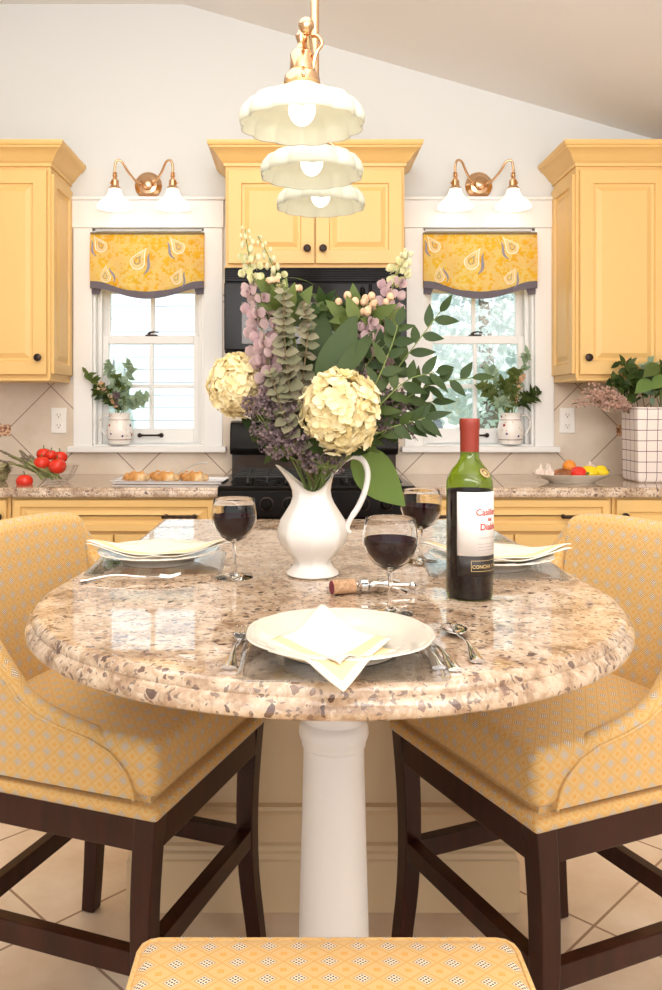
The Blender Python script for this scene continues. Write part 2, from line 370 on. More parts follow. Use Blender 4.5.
def copy_tree(o, loc=None, rz=None, parent=None):
    c = o.copy(); COL.objects.link(c)
    if parent: c.parent = parent
    if loc is not None: c.location = loc
    if rz is not None: c.rotation_euler = (0, 0, rz)
    for ch in list(o.children): copy_tree(ch, parent=c)
    return c
def at(px, py, Y): return Vector(((px - 298) * Y / F, Y, CZ - (py - 405) * Y / F))
def bez(a, b, c, n=10):
    a, b, c = Vector(a), Vector(b), Vector(c)
    return [a * (1 - t) ** 2 + b * 2 * t * (1 - t) + c * t * t for t in (i / n for i in range(n + 1))]
def spline(pts, n=6):
    P = [Vector(p) for p in pts]; P = [P[0] * 2 - P[1]] + P + [P[-1] * 2 - P[-2]]; out = []
    for i in range(1, len(P) - 2):
        for k in range(n):
            t = k / n; a, b, c, d = P[i - 1:i + 3]
            out.append(.5 * ((2 * b) + (c - a) * t + (2 * a - 5 * b + 4 * c - d) * t * t + (3 * b - a - 3 * c + d) * t ** 3))
    out.append(P[-2]); return out
def rv(s=1): return Vector((rnd.uniform(-s, s), rnd.uniform(-s, s), rnd.uniform(-s, s)))
def sph():
    while 1:
        v = rv()
        if .1 < v.length < 1: return v.normalized()

# ------------------------------------------------------------------ room shell
WY = 3.79
b = MB(); b.box(-3.2, 3.4, -2.6, 3.95, -.08, 0); struct(b.build('floor', M['floor'], smooth=False))
# back wall with two window openings
LW = (-.936, -.429); RWN = (.571, 1.078); WZ0, WZ1 = 1.045, 2.03
b = MB()
for x0, x1, z0, z1 in ((-3.2, LW[0], 0, 3.4), (LW[1], RWN[0], 0, 3.4), (RWN[1], 3.4, 0, 3.4), (LW[0], LW[1], 0, WZ0 - .03), (LW[0], LW[1], WZ1, 3.4), (RWN[0], RWN[1], 0, WZ0 - .03), (RWN[0], RWN[1], WZ1, 3.4)):
    b.box(x0, x1, WY, 3.95, z0, z1)
struct(b.build('wall_back', M['wall'], smooth=False))
b = MB(); b.box(-3.3, -3.2, -2.6, 3.95, 0, 3.4); struct(b.build('wall_left', M['wall'], smooth=False))
b = MB(); b.box(3.4, 3.5, -2.6, 3.95, 0, 3.4); struct(b.build('wall_right', M['wall'], smooth=False))
b = MB()
ring = [(-3.3, 3.055), (-.52, 3.055), (3.5, 3.055 - 4.02 * .287), (3.5, 3.5), (-3.3, 3.5)]
b.rings([[(x, y, z) for x, z in ring] for y in (-2.6, 3.95)]); struct(b.build('ceiling', M['ceil'], smooth=False))
# backsplash
b = MB()
for x0, x1, z0, z1 in ((-3.1, -1.02, .91, 1.33), (-1.02, -.345, .91, 1.03), (-.345, .487, .91, 1.80), (.487, 1.165, .91, 1.03), (1.165, 3.3, .91, 1.33)): b.box(x0, x1, 3.778, 3.79, z0, z1)
bs = struct(b.build('trim_1', M['splash'], smooth=False))
for x in (1.475, -1.333): 
    b = MB(); b.box(x - .026, x + .026, 3.774, 3.779, 1.084, 1.136); b.build('accent_tile', M['accent'], bs, False, .002)

def window(i, lw, mirror):
    """sash window with casing, jamb, sill"""
    x0, x1 = lw; root = bpy.data.objects.new('window_%d' % i, None); COL.objects.link(root); root.location = ((x0 + x1) / 2, WY, WZ0); struct(root)
    h = (x1 - x0) / 2; H = WZ1 - WZ0; cw = .086
    b = MB(); b.box(-h - cw, -h, -.018, 0, -.012, H); b.box(h, h + cw, -.018, 0, -.012, H); b.build('casing', M['trim'], root, False, .003)
    b = MB(); b.box(-h - cw - .005, h + cw + .005, -.024, 0, H, H + .125); b.box(-h - cw - .012, h + cw + .012, -.034, 0, H + .125, H + .14); b.build('head_casing', M['trim'], root, False, .003)
    b = MB(); b.box(-h - cw - .018, h + cw + .018, -.055, .0, -.034, -.012 + .004); b.box(-h, h, 0, .15, -.03, 0); b.build('sill', M['trim'], root, False, .004)
    b = MB()
    b.box(-h, -h + .012, 0, .16, 0, H); b.box(h - .012, h, 0, .16, 0, H); b.box(-h, h, 0, .16, H - .012, H)
    b.box(-h + .012, -h + .03, .045, .062, 0, H - .012); b.box(h - .03, h - .012, .045, .062, 0, H - .012); b.build('jamb', M['trim'], root, False, .002)
    def sash(y, z0, z1, bot, top, nm, rows):
        sx = h - .014; b = MB(); b.box(-sx, -sx + .042, y, y + .03, z0, z1); b.box(sx - .042, sx, y, y + .03, z0, z1)
        b.box(-sx + .042, sx - .042, y, y + .03, z0, z0 + bot); b.box(-sx + .042, sx - .042, y, y + .03, z1 - top, z1)
        s = b.build(nm, M['trim'], root, False, .003)
        b = MB(); b.box(-.009, .009, y + .004, y + .026, z0 + bot, z1 - top)
        for k in range(1, rows): z = z0 + bot + (z1 - top - z0 - bot) * k / rows; b.box(-sx + .042, -.009, y + .004, y + .026, z - .009, z + .009); b.box(.009, sx - .042, y + .004, y + .026, z - .009, z + .009)
        b.build('muntin', M['trim'], s, False, .002)
        b = MB(); b.box(-sx + .04, sx - .04, y + .013, y + .017, z0 + bot - .002, z1 - top + .002); b.build('pane', M['pane'], s, False)
        return s
    lo = sash(.066, .003, .50, .068, .036, 'lower_sash', 2); sash(.104, .47, .972, .036, .05, 'upper_sash', 2)
    b = MB(); b.box(-.028, .028, .068, .088, .50, .508); b.cyl((-.012, .078, .508), (-.012, .078, .516), .008); b.tube([(-.012, .078, .516), (.01, .076, .521), (.034, .074, .518)], [.005, .004, .003], 6); b.build('lock', M['bronze'], lo)
    b = MB(); b.tube([(-.052, .046, .04), (-.03, .044, .04), (.03, .044, .04), (.052, .046, .04)], [.008, .0045, .0045, .008], 8)
    b.ball((-.05, .05, .04), .011, 8, 6); b.ball((.05, .05, .04), .011, 8, 6); b.cyl((-.05, .05, .04), (-.05, .066, .04), .007); b.cyl((.05, .05, .04), (.05, .066, .04), .007); b.build('pull_handle', M['bronze'], lo)
window(1, LW, 0); window(2, RWN, 1)

# ------------------------------------------------------------------ outside
b = MB(); b.box(-30, 30, 4.2, 60, -.9, -.5); struct(b.build('ground', M['grass'], smooth=False))
hs = thing('neighbor_house', 'pale sided house seen through the left window', 'house', (-2.4, 8.5, -.5))
b = MB(); b.box(.35, 3.0, 0, 5, 0, 3.15); b.build('siding_wall', M['siding'], hs, False)
b = MB(); b.box(-3.6, .35, 1.2, 5, 0, 6.2); b.build('brick_wall', M['brick'], hs, False)
b = MB(); b.box(-2.2, .62, -.5, 1.2, 2.0, 2.16); b.box(-2.2, .62, -.55, -.45, 1.98, 2.2); b.build('porch_eave', M['trim'], hs, False)
b = MB(); b.rings([[(.25, y, 3.1), (3.1, y, 3.1), (3.1, y, 3.3), (1.1, y, 5.4), (.25, y, 5.4)] for y in (-.15, 5)]); b.build('gable', M['siding'], hs, False)
b = MB(); b.box(-1.05, -.75, 1.1, 1.2, 3.2, 4.3); b.build('window_frame', M['trim'], hs, False)
hs = thing('neighbor_house', 'low cream house beyond the trees through the right window', 'house', (3.4, 14.5, -.5))
b = MB(); b.box(-2.6, 2.6, 0, 4, 0, 1.9); b.build('wall', M['cream_house'], hs, False)
b = MB(); b.rings([[(x, -.3, 1.85), (x, 2, 2.9), (x, 4.3, 1.85)] for x in (-2.8, 2.8)]); b.build('roof', M['roof'], hs, False)
b = MB(); b.box(-1.45, -.85, -.03, 0, .7, 1.5); q = b.build('house_window', M['glow'], hs, False)
b = MB(); b.box(-1.5, -.8, -.06, -.02, 1.48, 1.55); b.box(-1.5, -.8, -.06, -.02, .65, .72); b.box(-1.5, -1.43, -.06, -.02, .72, 1.48); b.box(-.87, -.8, -.06, -.02, .72, 1.48); b.box(-1.17, -1.13, -.05, -.02, .72, 1.48); b.build('window_frame', M['trim'], q, False)
def tree(x, y, r, h, label):
    t = thing('tree', label, 'tree', (x, y, -.5)); b = MB(); b.tube([(0, 0, 0), (.05, 0, h * .4), (0, .1, h * .8)], [.16, .12, .06], 8); b.build('trunk', M['bark'], t)
    b = MB()
    for _ in range(7000):
        d = sph(); p = Vector((0, 0, h * .72)) + Vector((d.x * r, d.y * r, d.z * r * 1.05)) * rnd.uniform(.55, 1); b.leaf(p, rv(), rv(), .11, .07, .2, n=2)
    b.build('foliage', M['tree'], t, False)
tree(2.3, 10.2, 1.35, 3.9, 'pale leafy tree through the left half of the right window'); tree(5.1, 10.6, 1.15, 3.3, 'smaller pale tree through the right half of the right window')

# ------------------------------------------------------------------ cabinets
def door_mesh(b, x0, x1, z0, z1, yf, th=.02, rail=.055, axis='y', arch=False):
    """raised panel slab; front faces -y at yf (axis 'y'), else faces sign x"""
    L = [(0, th), (0, .002), (.002, 0), (rail, 0), (rail + .004, .009), (rail + .014, .011), (rail + .03, .004), (rail + .034, .002), (rail + .036, .002)]
    def P(u, v, d): return (u, yf + d, v) if axis == 'y' else ((yf + d, u, v) if axis == '+x' else (yf - d, u, v))
    rr = []
    for ins, dep in L: rr.append([P(x0 + ins, z0 + ins, dep), P(x1 - ins, z0 + ins, dep), P(x1 - ins, z1 - ins, dep), P(x0 + ins, z1 - ins, dep)])
    b.rings(rr)
def knob(parent, x, y, z):
    b = MB(); b.lathe([(.006, 0), (.006, .012), (.014, .015), (.0165, .02), (.015, .026), (.008, .029)], (x, y, z), (0, -1, 0), 16); b.build('knob', M['bronze'], parent)
def pull(parent, x, y, z):
    b = MB(); n = 9
    b.tube([(x - .058 + .116 * k / n, y - .024 - .004 * math.sin(PI * k / n), z) for k in range(n + 1)], [.0065 if k % 2 else .0045 for k in range(n + 1)], 8)
    for s in (-1, 1): b.tube([(x + s * .054, y + .002, z), (x + s * .054, y - .014, z), (x + s * .056, y - .026, z)], [.009, .005, .006], 8); b.ball((x + s * .062, y - .025, z), .007, 8, 6)
    b.build('handle', M['bronze'], parent)
def crown(b, x0, x1, yf, yb, z0, left=True, right=True):
    prof = [(.0, 0), (.006, 0), (.008, .012), (.012, .016), (.018, .020), (.028, .036), (.044, .054), (.056, .062), (.060, .064), (.060, .070), (.066, .074), (.070, .082), (.070, .092), (0, .092)]
    b.rings([[(x0 - o * left, yb, z0 + z), (x0 - o * left, yf - o, z0 + z), (x1 + o * right, yf - o, z0 + z), (x1 + o * right, yb, z0 + z)] for o, z in prof])
def wall_cabinet(name, label, x0, x1, z0, z1, ndoor, knobs, side=None):
    t = thing(name, label, 'cabinet', ((x0 + x1) / 2, WY - .003, z0), 0); hw = (x1 - x0) / 2; H = z1 - z0; D = .31
    b = MB(); b.box(-hw, hw, -D, 0, 0, H); b.build('body', M['cab'], t, False, .002)
    b = MB(); crown(b, -hw, hw, -D - .004, 0, H - .012); b.build('crown_molding', M['cab'], t, True, angle=25)
    if side is None or True:
        b = MB(); b.box(-hw - .004, hw + .004, -D - .024, -.02, -.012, 0); b.build('light_rail', M['cab'], t, False, .003)
    w_ = (2 * hw - .03) / ndoor
    for i in range(ndoor):
        a = -hw + .012 + i * (w_ + .006 / max(1, ndoor - 1) * (ndoor > 1))
        b = MB(); door_mesh(b, a, a + w_, .015, H - .03, -D - .021); d = b.build('door', M['cab'], t, True, angle=20)
        if i in knobs: knob(d, a + (.03 if knobs[i] < 0 else w_ - .03), -D - .021, .085 if H > .6 else .075)
    if side:
        b = MB(); s = side; door_mesh(b, -D + .012, -.012, .02, H - .04, s * (hw + .012), .012, .045, '+x' if s < 0 else '-x'); b.build('side_panel', M['cab'], t, True, angle=20)
wall_cabinet('wall_cabinet', 'tall yellow wall cabinet left of the left window', -1.80, -1.037, 1.337, 2.235, 2, {0: 1, 1: 1} and {1: -1 * -1, 0: 1}, 1)
wall_cabinet('wall_cabinet', 'tall yellow wall cabinet right of the right window', 1.164, 1.93, 1.337, 2.235, 2, {0: -1, 1: -1}, -1)
wall_cabinet('wall_cabinet', 'short yellow two-door cabinet over the black microwave', -.304, .446, 1.80, 2.235, 2, {0: 1, 1: -1})

def base_cabinet(label, x0, x1, kind):
    t = thing('base_cabinet', label, 'cabinet', ((x0 + x1) / 2, 3.775, 0)); hw = (x1 - x0) / 2; D = .585
    b = MB(); b.box(-hw, hw, -D, 0, .1, .871); b.box(-hw, hw, -D + .07, 0, 0, .1); b.build('body', M['cab'], t, False, .002)
    if kind == 'drawer':
        b = MB(); door_mesh(b, -hw + .012, hw - .012, .742, .862, -D - .021, .02, .026); d = b.build('drawer', M['cab'], t, True, angle=20)
        pull(d, -hw * .64, -D - .021, .80); pull(d, hw * .64, -D - .021, .80)
        for s in (0, 1):
            a = -hw + .012 if s == 0 else .003; c = -.003 if s == 0 else hw - .012
            b = MB(); door_mesh(b, a, c, .12, .73, -D - .021); d = b.build('door', M['cab'], t, True, angle=20); knob(d, c - .03 if s == 0 else a + .03, -D - .021, .66)
    else:
        for s in (0, 1):
            a = -hw + .012 if s == 0 else .003; c = -.003 if s == 0 else hw - .012
            b = MB(); door_mesh(b, a, c, .12, .862, -D - .021, .02, .045); d = b.build('door', M['cab'], t, True, angle=20); knob(d, (a + .025) if kind == 'r' else (c - .025), -D - .021, .80)
base_cabinet('yellow base cabinet with wide drawer left of the range', -1.10, -.307, 'drawer')
base_cabinet('yellow base cabinet at far left end of the counter', -1.90, -1.103, 'l')
base_cabinet('yellow base cabinet with wide drawer right of the range', .449, 1.203, 'drawer')
base_cabinet('yellow base cabinet with round knob door at far right', 1.206, 2.0, 'r')
def counter(label, x0, x1):
    b = MB()
    prof = [(.0, 0), (.0, .0)]
    yf = 3.155; prof = [(yf + .012, .872), (yf + .003, .874), (yf, .882), (yf, .890), (yf + .003, .896), (yf + .005, .898), (yf + .004, .901), (yf + .008, .908), (yf + .014, .910), (yf + .016, .910), (yf + .018, .910), (3.776, .910), (3.776, .872)]
    b.rings([[(x, y, z) for y, z in prof] for x in (x0, x1)]); tag(b.build('countertop', M['granite'], None, True, angle=50), label, 'countertop')
counter('speckled granite countertop left of the black range', -2.3, -.306); counter('speckled granite countertop right of the black range', .449, 2.3)

# outlets
for x, l in ((-1.087, 'white wall outlet on backsplash left of the left window'), (1.224, 'white wall outlet on backsplash right of the right window')):
    t = thing('wall_outlet', l, 'outlet', (x, 3.777, 1.155)); b = MB(); b.box(-.035, .035, -.006, 0, -.058, .058); b.build('cover_plate', M['outlet'], t, False, .003)
    for s in (-1, 1):
        b = MB(); b.box(-.016, .016, -.008, -.005, s * .024 - .014, s * .024 + .014); q = b.build('receptacle', M['outlet'], t, False, .002)
        b = MB(); b.box(-.008, -.006, -.0088, -.0078, s * .024 - .002, s * .024 + .007); b.box(.006, .008, -.0088, -.0078, s * .024 - .002, s * .024 + .007); b.cyl((0, -.0088, s * .024 - .008), (0, -.0078, s * .024 - .008), .003, n=8); b.build('slots', M['slot'], q, False)

# ------------------------------------------------------------------ range and microwave
t = thing('range', 'black freestanding range between the yellow base cabinets', 'range', (.071, 3.77, 0))
b = MB(); b.box(-.371, .371, -.60, 0, .08, .90); b.box(-.36, .36, -.55, 0, 0, .08); b.build('body', M['black'], t, False, .004)
b = MB(); b.box(-.374, .374, -.625, -.06, .90, .918); b.build('cooktop', M['black'], t, False, .005)
b = MB(); b.rings([[(x, -.60, .80), (x, -.632, .80), (x, -.622, .90), (x, -.60, .90)] for x in (-.371, .371)]); cp = b.build('control_panel', M['black'], t, False, .003)
for x in (-.19, -.105, .0, .175, .262):
    b = MB(); b.lathe([(.024, 0), (.024, .004), (.019, .006), (.017, .022), (.014, .025)], (x, -.627, .85), (0, -1, .1), 16)
    b.box(x - .003, x + .003, -.656, -.628, .835, .868); b.build('knob', M['black'], cp)
    b = MB(); b.lathe([(.0262, 0), (.0270, .0006), (.0262, .001)], (x, -.6275, .85), (0, -1, .1), 20); b.build('dial_ring', M['bronze'], cp)
b = MB(); b.box(-.362, .362, -.63, -.60, .25, .785); dr = b.build('oven_door', M['black'], t, False, .006)
b = MB(); b.tube([(-.30, -.63, .745), (-.30, -.665, .75), (.30, -.665, .75), (.30, -.63, .745)], .011, 8); b.build('door_handle', M['black'], dr)
b = MB(); b.box(-.24, .24, -.633, -.629, .36, .64); b.build('door_window', M['black_glass'], dr, False)
b = MB(); b.box(-.362, .362, -.628, -.60, .09, .24); b.build('drawer', M['black'], t, False, .006)
# backguard: brown reflective riser below a rounded control head
b = MB(); b.box(-.365, .365, -.075, -.01, .905, 1.02); bg_ = b.build('backguard', M['black_glass'], t, False, .003)
b = MB(); b.rings([[(x, -.02, 1.0), (x, -.10, 1.005), (x, -.115, 1.03), (x, -.10, 1.10), (x, -.08, 1.145), (x, -.05, 1.155), (x, -.01, 1.15)] for x in (-.372, .372)]); b.build('control_head', M['black'], bg_, True, .006, angle=30)
for gx in (-.19, .19):
    b = MB(); z0 = .922; z1 = .945
    for k in (-1, 0, 1): b.tube([(gx + k * .075, -.57, z0), (gx + k * .075, -.55, z1), (gx + k * .075, -.16, z1), (gx + k * .075, -.13, z0)], .006, 6)
    for y in (-.55, -.45, -.35, -.25, -.16): b.tube([(gx - .14, y, z0), (gx - .125, y, z1), (gx + .125, y, z1), (gx + .14, y, z0)], .006, 6)
    b.build('grate', M['iron'], t)
    for y in (-.46, -.25):
        b = MB(); b.lathe([(.05, .918), (.05, .926), (.034, .928), (.034, .937), (.02, .938)], (gx, y, 0), (0, 0, 1), 20); b.build('burner', M['iron'], t)
t = thing('microwave', 'black over-the-range microwave under the short cabinet', 'microwave', (.071, 3.775, 1.437))
b = MB(); b.box(-.371, .371, -.385, 0, 0, .350); b.build('body', M['black'], t, False, .004)
b = MB(); b.box(-.371, .22, -.41, -.386, .01, .285); dr = b.build('door', M['black'], t, False, .005)
b = MB(); b.box(-.30, .12, -.4125, -.4095, .035, .205); b.build('door_window', M['black_glass'], dr, False, .004)
b = MB(); b.tube([(.19, -.41, .04), (.19, -.445, .05), (.19, -.445, .25), (.19, -.41, .26)], .009, 8); b.build('handle', M['black'], dr)
b = MB(); b.box(.225, .371, -.408, -.386, .01, .285); b.build('keypad', M['black'], t, False, .004)
b = MB()
for k in range(6): b.box(-.365, .365, -.408, -.386, .292 + k * .0095, .298 + k * .0095)
b.build('vent_grille', M['black'], t, False)

# ------------------------------------------------------------------ roman shades
def roman_shade(cx, label):
    t = thing('roman_shade', label, 'window shade', (cx, WY - .022, 2.0))
    W = .257; nx, nz = 28, 14
    def edge(u): return -.243 - .048 * (math.sin(PI * (u * .5 + .5)) ** 2 if True else 0) * 1.0
    def P(u, v, off=0):
        z = edge(u) * v; y = -.012 - .010 * math.sin(v * PI) - .006 * math.cos(u * 7) * v - off
        return Vector((u * W, y, z))
    def Pz(x, z, off=.0015): u = x / W; return P(u, z / edge(u), off)
    b = MB(); g = [[b.v(P(-1 + 2 * i / nx, j / nz)) for i in range(nx + 1)] for j in range(nz + 1)]
    for j in range(nz):
        for i in range(nx): b.f([g[j][i], g[j][i + 1], g[j + 1][i + 1], g[j + 1][i]])
    for s in (-1, 1):
        for j in range(nz):
            a, c = P(s, j / nz), P(s, (j + 1) / nz); b.poly([a, c, (c.x, 0.02, c.z), (a.x, 0.02, a.z)])
    # paisley teardrops woven in the cloth
    def pais(x, z, s, ang, fl):
        ca, sa = math.cos(ang), math.sin(ang)
        def tf(p): px, pz = p[0] * fl * s, p[1] * s; return Pz(x + px * ca - pz * sa, z + px * sa + pz * ca)
        out = []
        for k in range(25):
            a = 2 * PI * k / 24; r = .022 * (1 + .15 * math.cos(a)); q = [r * math.cos(a), r * 1.1 * math.sin(a)]
            if math.sin(a) > 0: q[0] = q[0] * (1 - .85 * math.sin(a)) + .014 * math.sin(a) ** 2; q[1] *= 1.9
            out.append(q)
        for sc_, wd, mi in ((1, .16, 1), (.66, .10, 1), (.4, .2, 2)):
            b.mi = mi
            for p, q in zip(out, out[1:]): b.poly([tf((p[0] * sc_, p[1] * sc_)), tf((q[0] * sc_, q[1] * sc_)), tf((q[0] * sc_ * (1 - wd), q[1] * sc_ * (1 - wd))), tf((p[0] * sc_ * (1 - wd), p[1] * sc_ * (1 - wd)))])
        b.mi = 2; cv = [(.032 + .006 * math.sin(k / 9 * 5), -.03 + .062 * k / 9) for k in range(10)]
        for i, (p, q) in enumerate(zip(cv, cv[1:])):
            w0 = .0035 * math.sin(PI * i / 9) + .001; w1 = .0035 * math.sin(PI * (i + 1) / 9) + .001
            b.poly([tf((p[0] - w0, p[1])), tf((p[0] + w0, p[1])), tf((q[0] + w1, q[1])), tf((q[0] - w1, q[1]))])
        b.mi = 0
    for a in ((-.045, -.125, 1.6, -.35, 1), (.145, -.06, 1.35, .5, -1), (-.205, -.055, 1.25, .4, -1), (.13, -.20, 1.15, -.3, 1), (-.19, -.195, 1.1, .2, 1)): pais(*a)
    b.build('cloth', [M['shade'], M['motif'], M['motif2']], t)
    b = MB(); rr = []
    for i in range(nx + 1):
        u = -1 + 2 * i / nx; p = P(u, 1, .003); q = P(u, 1, -.003); d = .028
        rr.append([(p.x, p.y, p.z - .004), (p.x, p.y, p.z + d), (q.x, q.y, q.z + d), (q.x, q.y, q.z - .004)])
    b.rings(rr); b.build('braid_trim', M['greyband'], t, False)
    b = MB(); b.box(-W, W, -.016, .02, -.003, .006); b.build('head_rail', M['stemb'], t, False)
    for s in (-1, 1):
        b = MB(); b.poly([(s * W * .99, 0, edge(s)), (s * W * .82, 0, edge(s) - .003), (s * W * .86, .004, edge(s) - .032), (s * W * .99, .004, edge(s) - .028)]); b.build('tail', M['greyband'], t, False, solid=.003)
roman_shade(-.6825, 'golden paisley fabric shade on the left window'); roman_shade(.8245, 'golden paisley fabric shade on the right window')

# ------------------------------------------------------------------ sconces
def point(name, loc, e, parent=None, r=.03, c=(1, .86, .66)):
    d = bpy.data.lights.new(name, 'POINT'); d.energy = e; d.shadow_soft_size = r; d.color = c
    o = bpy.data.objects.new(name, d); COL.objects.link(o); o.location = loc; o.parent = parent; return o
def sconce(cx, label):
    t = thing('wall_sconce', label, 'wall lamp', (cx, WY, 2.225)); 
    b = MB(); b.lathe([(.062, 0), (.062, .006), (.056, .012), (.044, .016), (.04, .022), (.026, .026), (.022, .038), (.012, .044)], (0, 0, 0), (0, -1, 0), 32); b.build('backplate', M['brass'], t)
    for s in (-1, 1):
        x = s * .128; y = -.115
        b = MB(); b.tube(spline([(s * .018, -.03, .0), (s * .045, -.06, .006), (s * .075, -.09, .04), (s * .098, -.11, .078), (s * .120, y, .082), (x, y, .055), (x, y, .02)]), .0055, 10); arm = b.build('arm', M['brass'], t)
        b = MB(); b.lathe([(.006, .03), (.012, .026), (.007, .02), (.013, .014), (.008, .008), (.011, .0), (.017, -.006), (.018, -.03), (.024, -.036), (.027, -.044), (.02, -.046)], (x, y, 0), (0, 0, 1), 20)
        b.ball((x + s * .02, y, -.016), .004, 6, 5); b.build('socket', M['brass'], t)
        b = MB(); b.lathe([(.022, -.040), (.027, -.046), (.030, -.058), (.036, -.072), (.048, -.086), (.064, -.10), (.076, -.112), (.080, -.122), (.078, -.128), (.074, -.12), (.06, -.10), (.044, -.086), (.032, -.07), (.026, -.056)], (x, y, 0), (0, 0, 1), 36, False, False); sh = b.build('shade', M['opal_lit'], t)
        b = MB(); b.ball((x, y, -.085), .024, 12, 8); b.build('bulb', M['bulb'], sh)
        point('sconce_light', (x, y, -.135), .12, t)
sconce(-.6825, 'brass two-arm wall sconce above the left window'); sconce(.8245, 'brass two-arm wall sconce above the right window')

# ------------------------------------------------------------------ three-shade island light
t = thing('island_light', 'brass ceiling light with three scalloped opal shades in a row', 'ceiling light', (.042, 2.06, 2.88))
Z0 = -2.88
def W(x, y, z): return (x - .042, y - 2.06, z - 2.88)
b = MB(); b.lathe([(.06, -.02), (.06, -.03), (.05, -.045), (.02, -.055)], (0, 0, .02), (0, 0, 1), 24); b.build('canopy', M['brass'], t)
b = MB(); b.cyl(W(.042, 2.06, 2.86), W(.042, 2.06, 1.985), .0105, n=16); b.lathe([(.012, 0), (.02, .006), (.02, .02), (.012, .03)], W(.042, 2.06, 1.985), (0, 0, 1), 16); b.build('stem', M['brass'], t)
b = MB(); b.cyl(W(.018, 1.66, 1.972), W(.070, 2.42, 1.972), .009, n=14); b.ball(W(.0165, 1.64, 1.975), .016, 12, 8); b.ball(W(.0715, 2.44, 1.975), .016, 12, 8); b.build('bar', M['brass'], t)
for x, y in ((.008, 1.69), (.034, 2.06), (.065, 2.385)):
    b = MB(); b.tube(spline([(W(x + .012, y, 1.975)), W(x + .03, y - .01, 1.972), W(x + .040, y - .012, 1.955), W(x + .028, y - .01, 1.935), W(x + .022, y, 1.90), W(x + .03, y + .01, 1.885)], 5), .0045, 8)
    b.lathe([(.008, 1.985), (.014, 1.975), (.009, 1.962), (.012, 1.95), (.016, 1.944)], W(x, y, 0), (0, 0, 1), 16); b.build('arm', M['brass'], t)
    b = MB(); b.lathe([(.014, 1.948), (.020, 1.944), (.024, 1.938), (.025, 1.905), (.030, 1.900), (.036, 1.892), (.038, 1.878), (.034, 1.874)], W(x, y, 0), (0, 0, 1), 24)
    for k in range(3): a = k * 2.1 + .6; b.ball(W(x + .041 * math.cos(a), y + .041 * math.sin(a), 1.884), .005, 6, 5)
    b.build('socket', M['brass'], t)
    sc_fn = lambda th, r, tt: 1 + (.075 * abs(math.sin(th * 6)) ** .8 - .045) * min(1, max(0, (r - .04) / .05))
    b = MB(); b.lathe([(.031, 1.884), (.034, 1.872), (.040, 1.862), (.058, 1.854), (.085, 1.848), (.108, 1.838), (.121, 1.822), (.126, 1.805), (.125, 1.792), (.1215, 1.793), (.117, 1.82), (.104, 1.833), (.083, 1.842), (.056, 1.848), (.036, 1.856), (.028, 1.870)], W(x, y, 0), (0, 0, 1), 96, False, False, sc_fn); sh = b.build('shade', M['opal'], t, angle=180)
    b = MB(); b.ball(W(x, y, 1.826), .028, 16, 10, (1, 1, 1.15)); b.build('bulb', M['bulb'], sh)
    point('island_light_bulb', W(x, y, 1.775), .25, t, .03)

# ------------------------------------------------------------------ island and table top
CX, CY, RR = .048, 1.409, .487
def outline(off=0):
    pts = []
    for k in range(-90, 91, 4):
        a = R(k); pts.append((CX + (RR - off) * math.sin(a), CY - (RR - off) * math.cos(a)))
    pts[0] = (CX - RR + off, CY); pts[-1] = (CX + RR - off, CY)
    rt = [(.527, 1.55), (.524, 1.70), (.519, 1.90), (.516, 2.1), (.516, 2.30)]
    lf = [(-.388, 2.30), (-.388, 2.1), (-.390, 1.92), (-.406, 1.74), (-.425, 1.58)]
    return pts + [(x - off, min(y, 2.314 - off)) for x, y in rt] + [(x + off, min(y, 2.314 - off)) for x, y in lf]
b = MB(); prof = [(.03, .870), (.006, .871), (.001, .875), (0, .882), (.002, .889), (.007, .8945), (.010, .896), (.0095, .899), (.012, .905), (.018, .909), (.025, .910), (.027, .910), (.029, .910)]
b.rings([[(x, y, z) for x, y in outline(o)] for o, z in prof])
tag(b.build('island_countertop', M['granite'], None, True, angle=60), 'round-ended granite island top set for a meal', 'countertop')
t = thing('kitchen_island', 'cream panelled island base under the granite top', 'kitchen island', (.06, 2.0, 0))
b = MB(); b.box(-.452, .452, .022, .29, 0, .870); b.build('body', M['island'], t, False, .003)
b = MB()
prof = [(.022, .001), (0, .001), (0, .125), (.004, .128), (.006, .14), (.012, .145), (.014, .155), (.022, .16)]
b.rings([[(-.474 + o, .31, z), (-.474 + o, o, z), (.474 - o, o, z), (.474 - o, .31, z)] for o, z in prof], True, True); b.build('baseboard', M['island'], t, True, angle=30)
b = MB(); prof = [(.022, .225), (.016, .228), (.012, .238), (.006, .244), (.008, .252), (.022, .256)]
b.rings([[(-.474 + o, .30, z), (-.474 + o, o, z), (.474 - o, o, z), (.474 - o, .30, z)] for o, z in prof]); b.build('molding', M['island'], t, True, angle=30)
b = MB(); b.lathe([(.075, .001), (.075, .06), (.069, .07), (.0635, .08), (.0625, .20), (.060, .34), (.056, .48), (.053, .60), (.0525, .635), (.0555, .638), (.0555, .645), (.0585, .65), (.0605, .658), (.0600, .668), (.056, .676), (.052, .68), (.0515, .70), (.052, .80), (.058, .82), (.062, .84), (.062, .870)], (0, 0, 0), (0, 0, 1), 48)
o = b.build('column', M['column']); o.location = (.062, 1.44, 0); tag(o, 'white tapered round column holding up the granite island top', 'column')

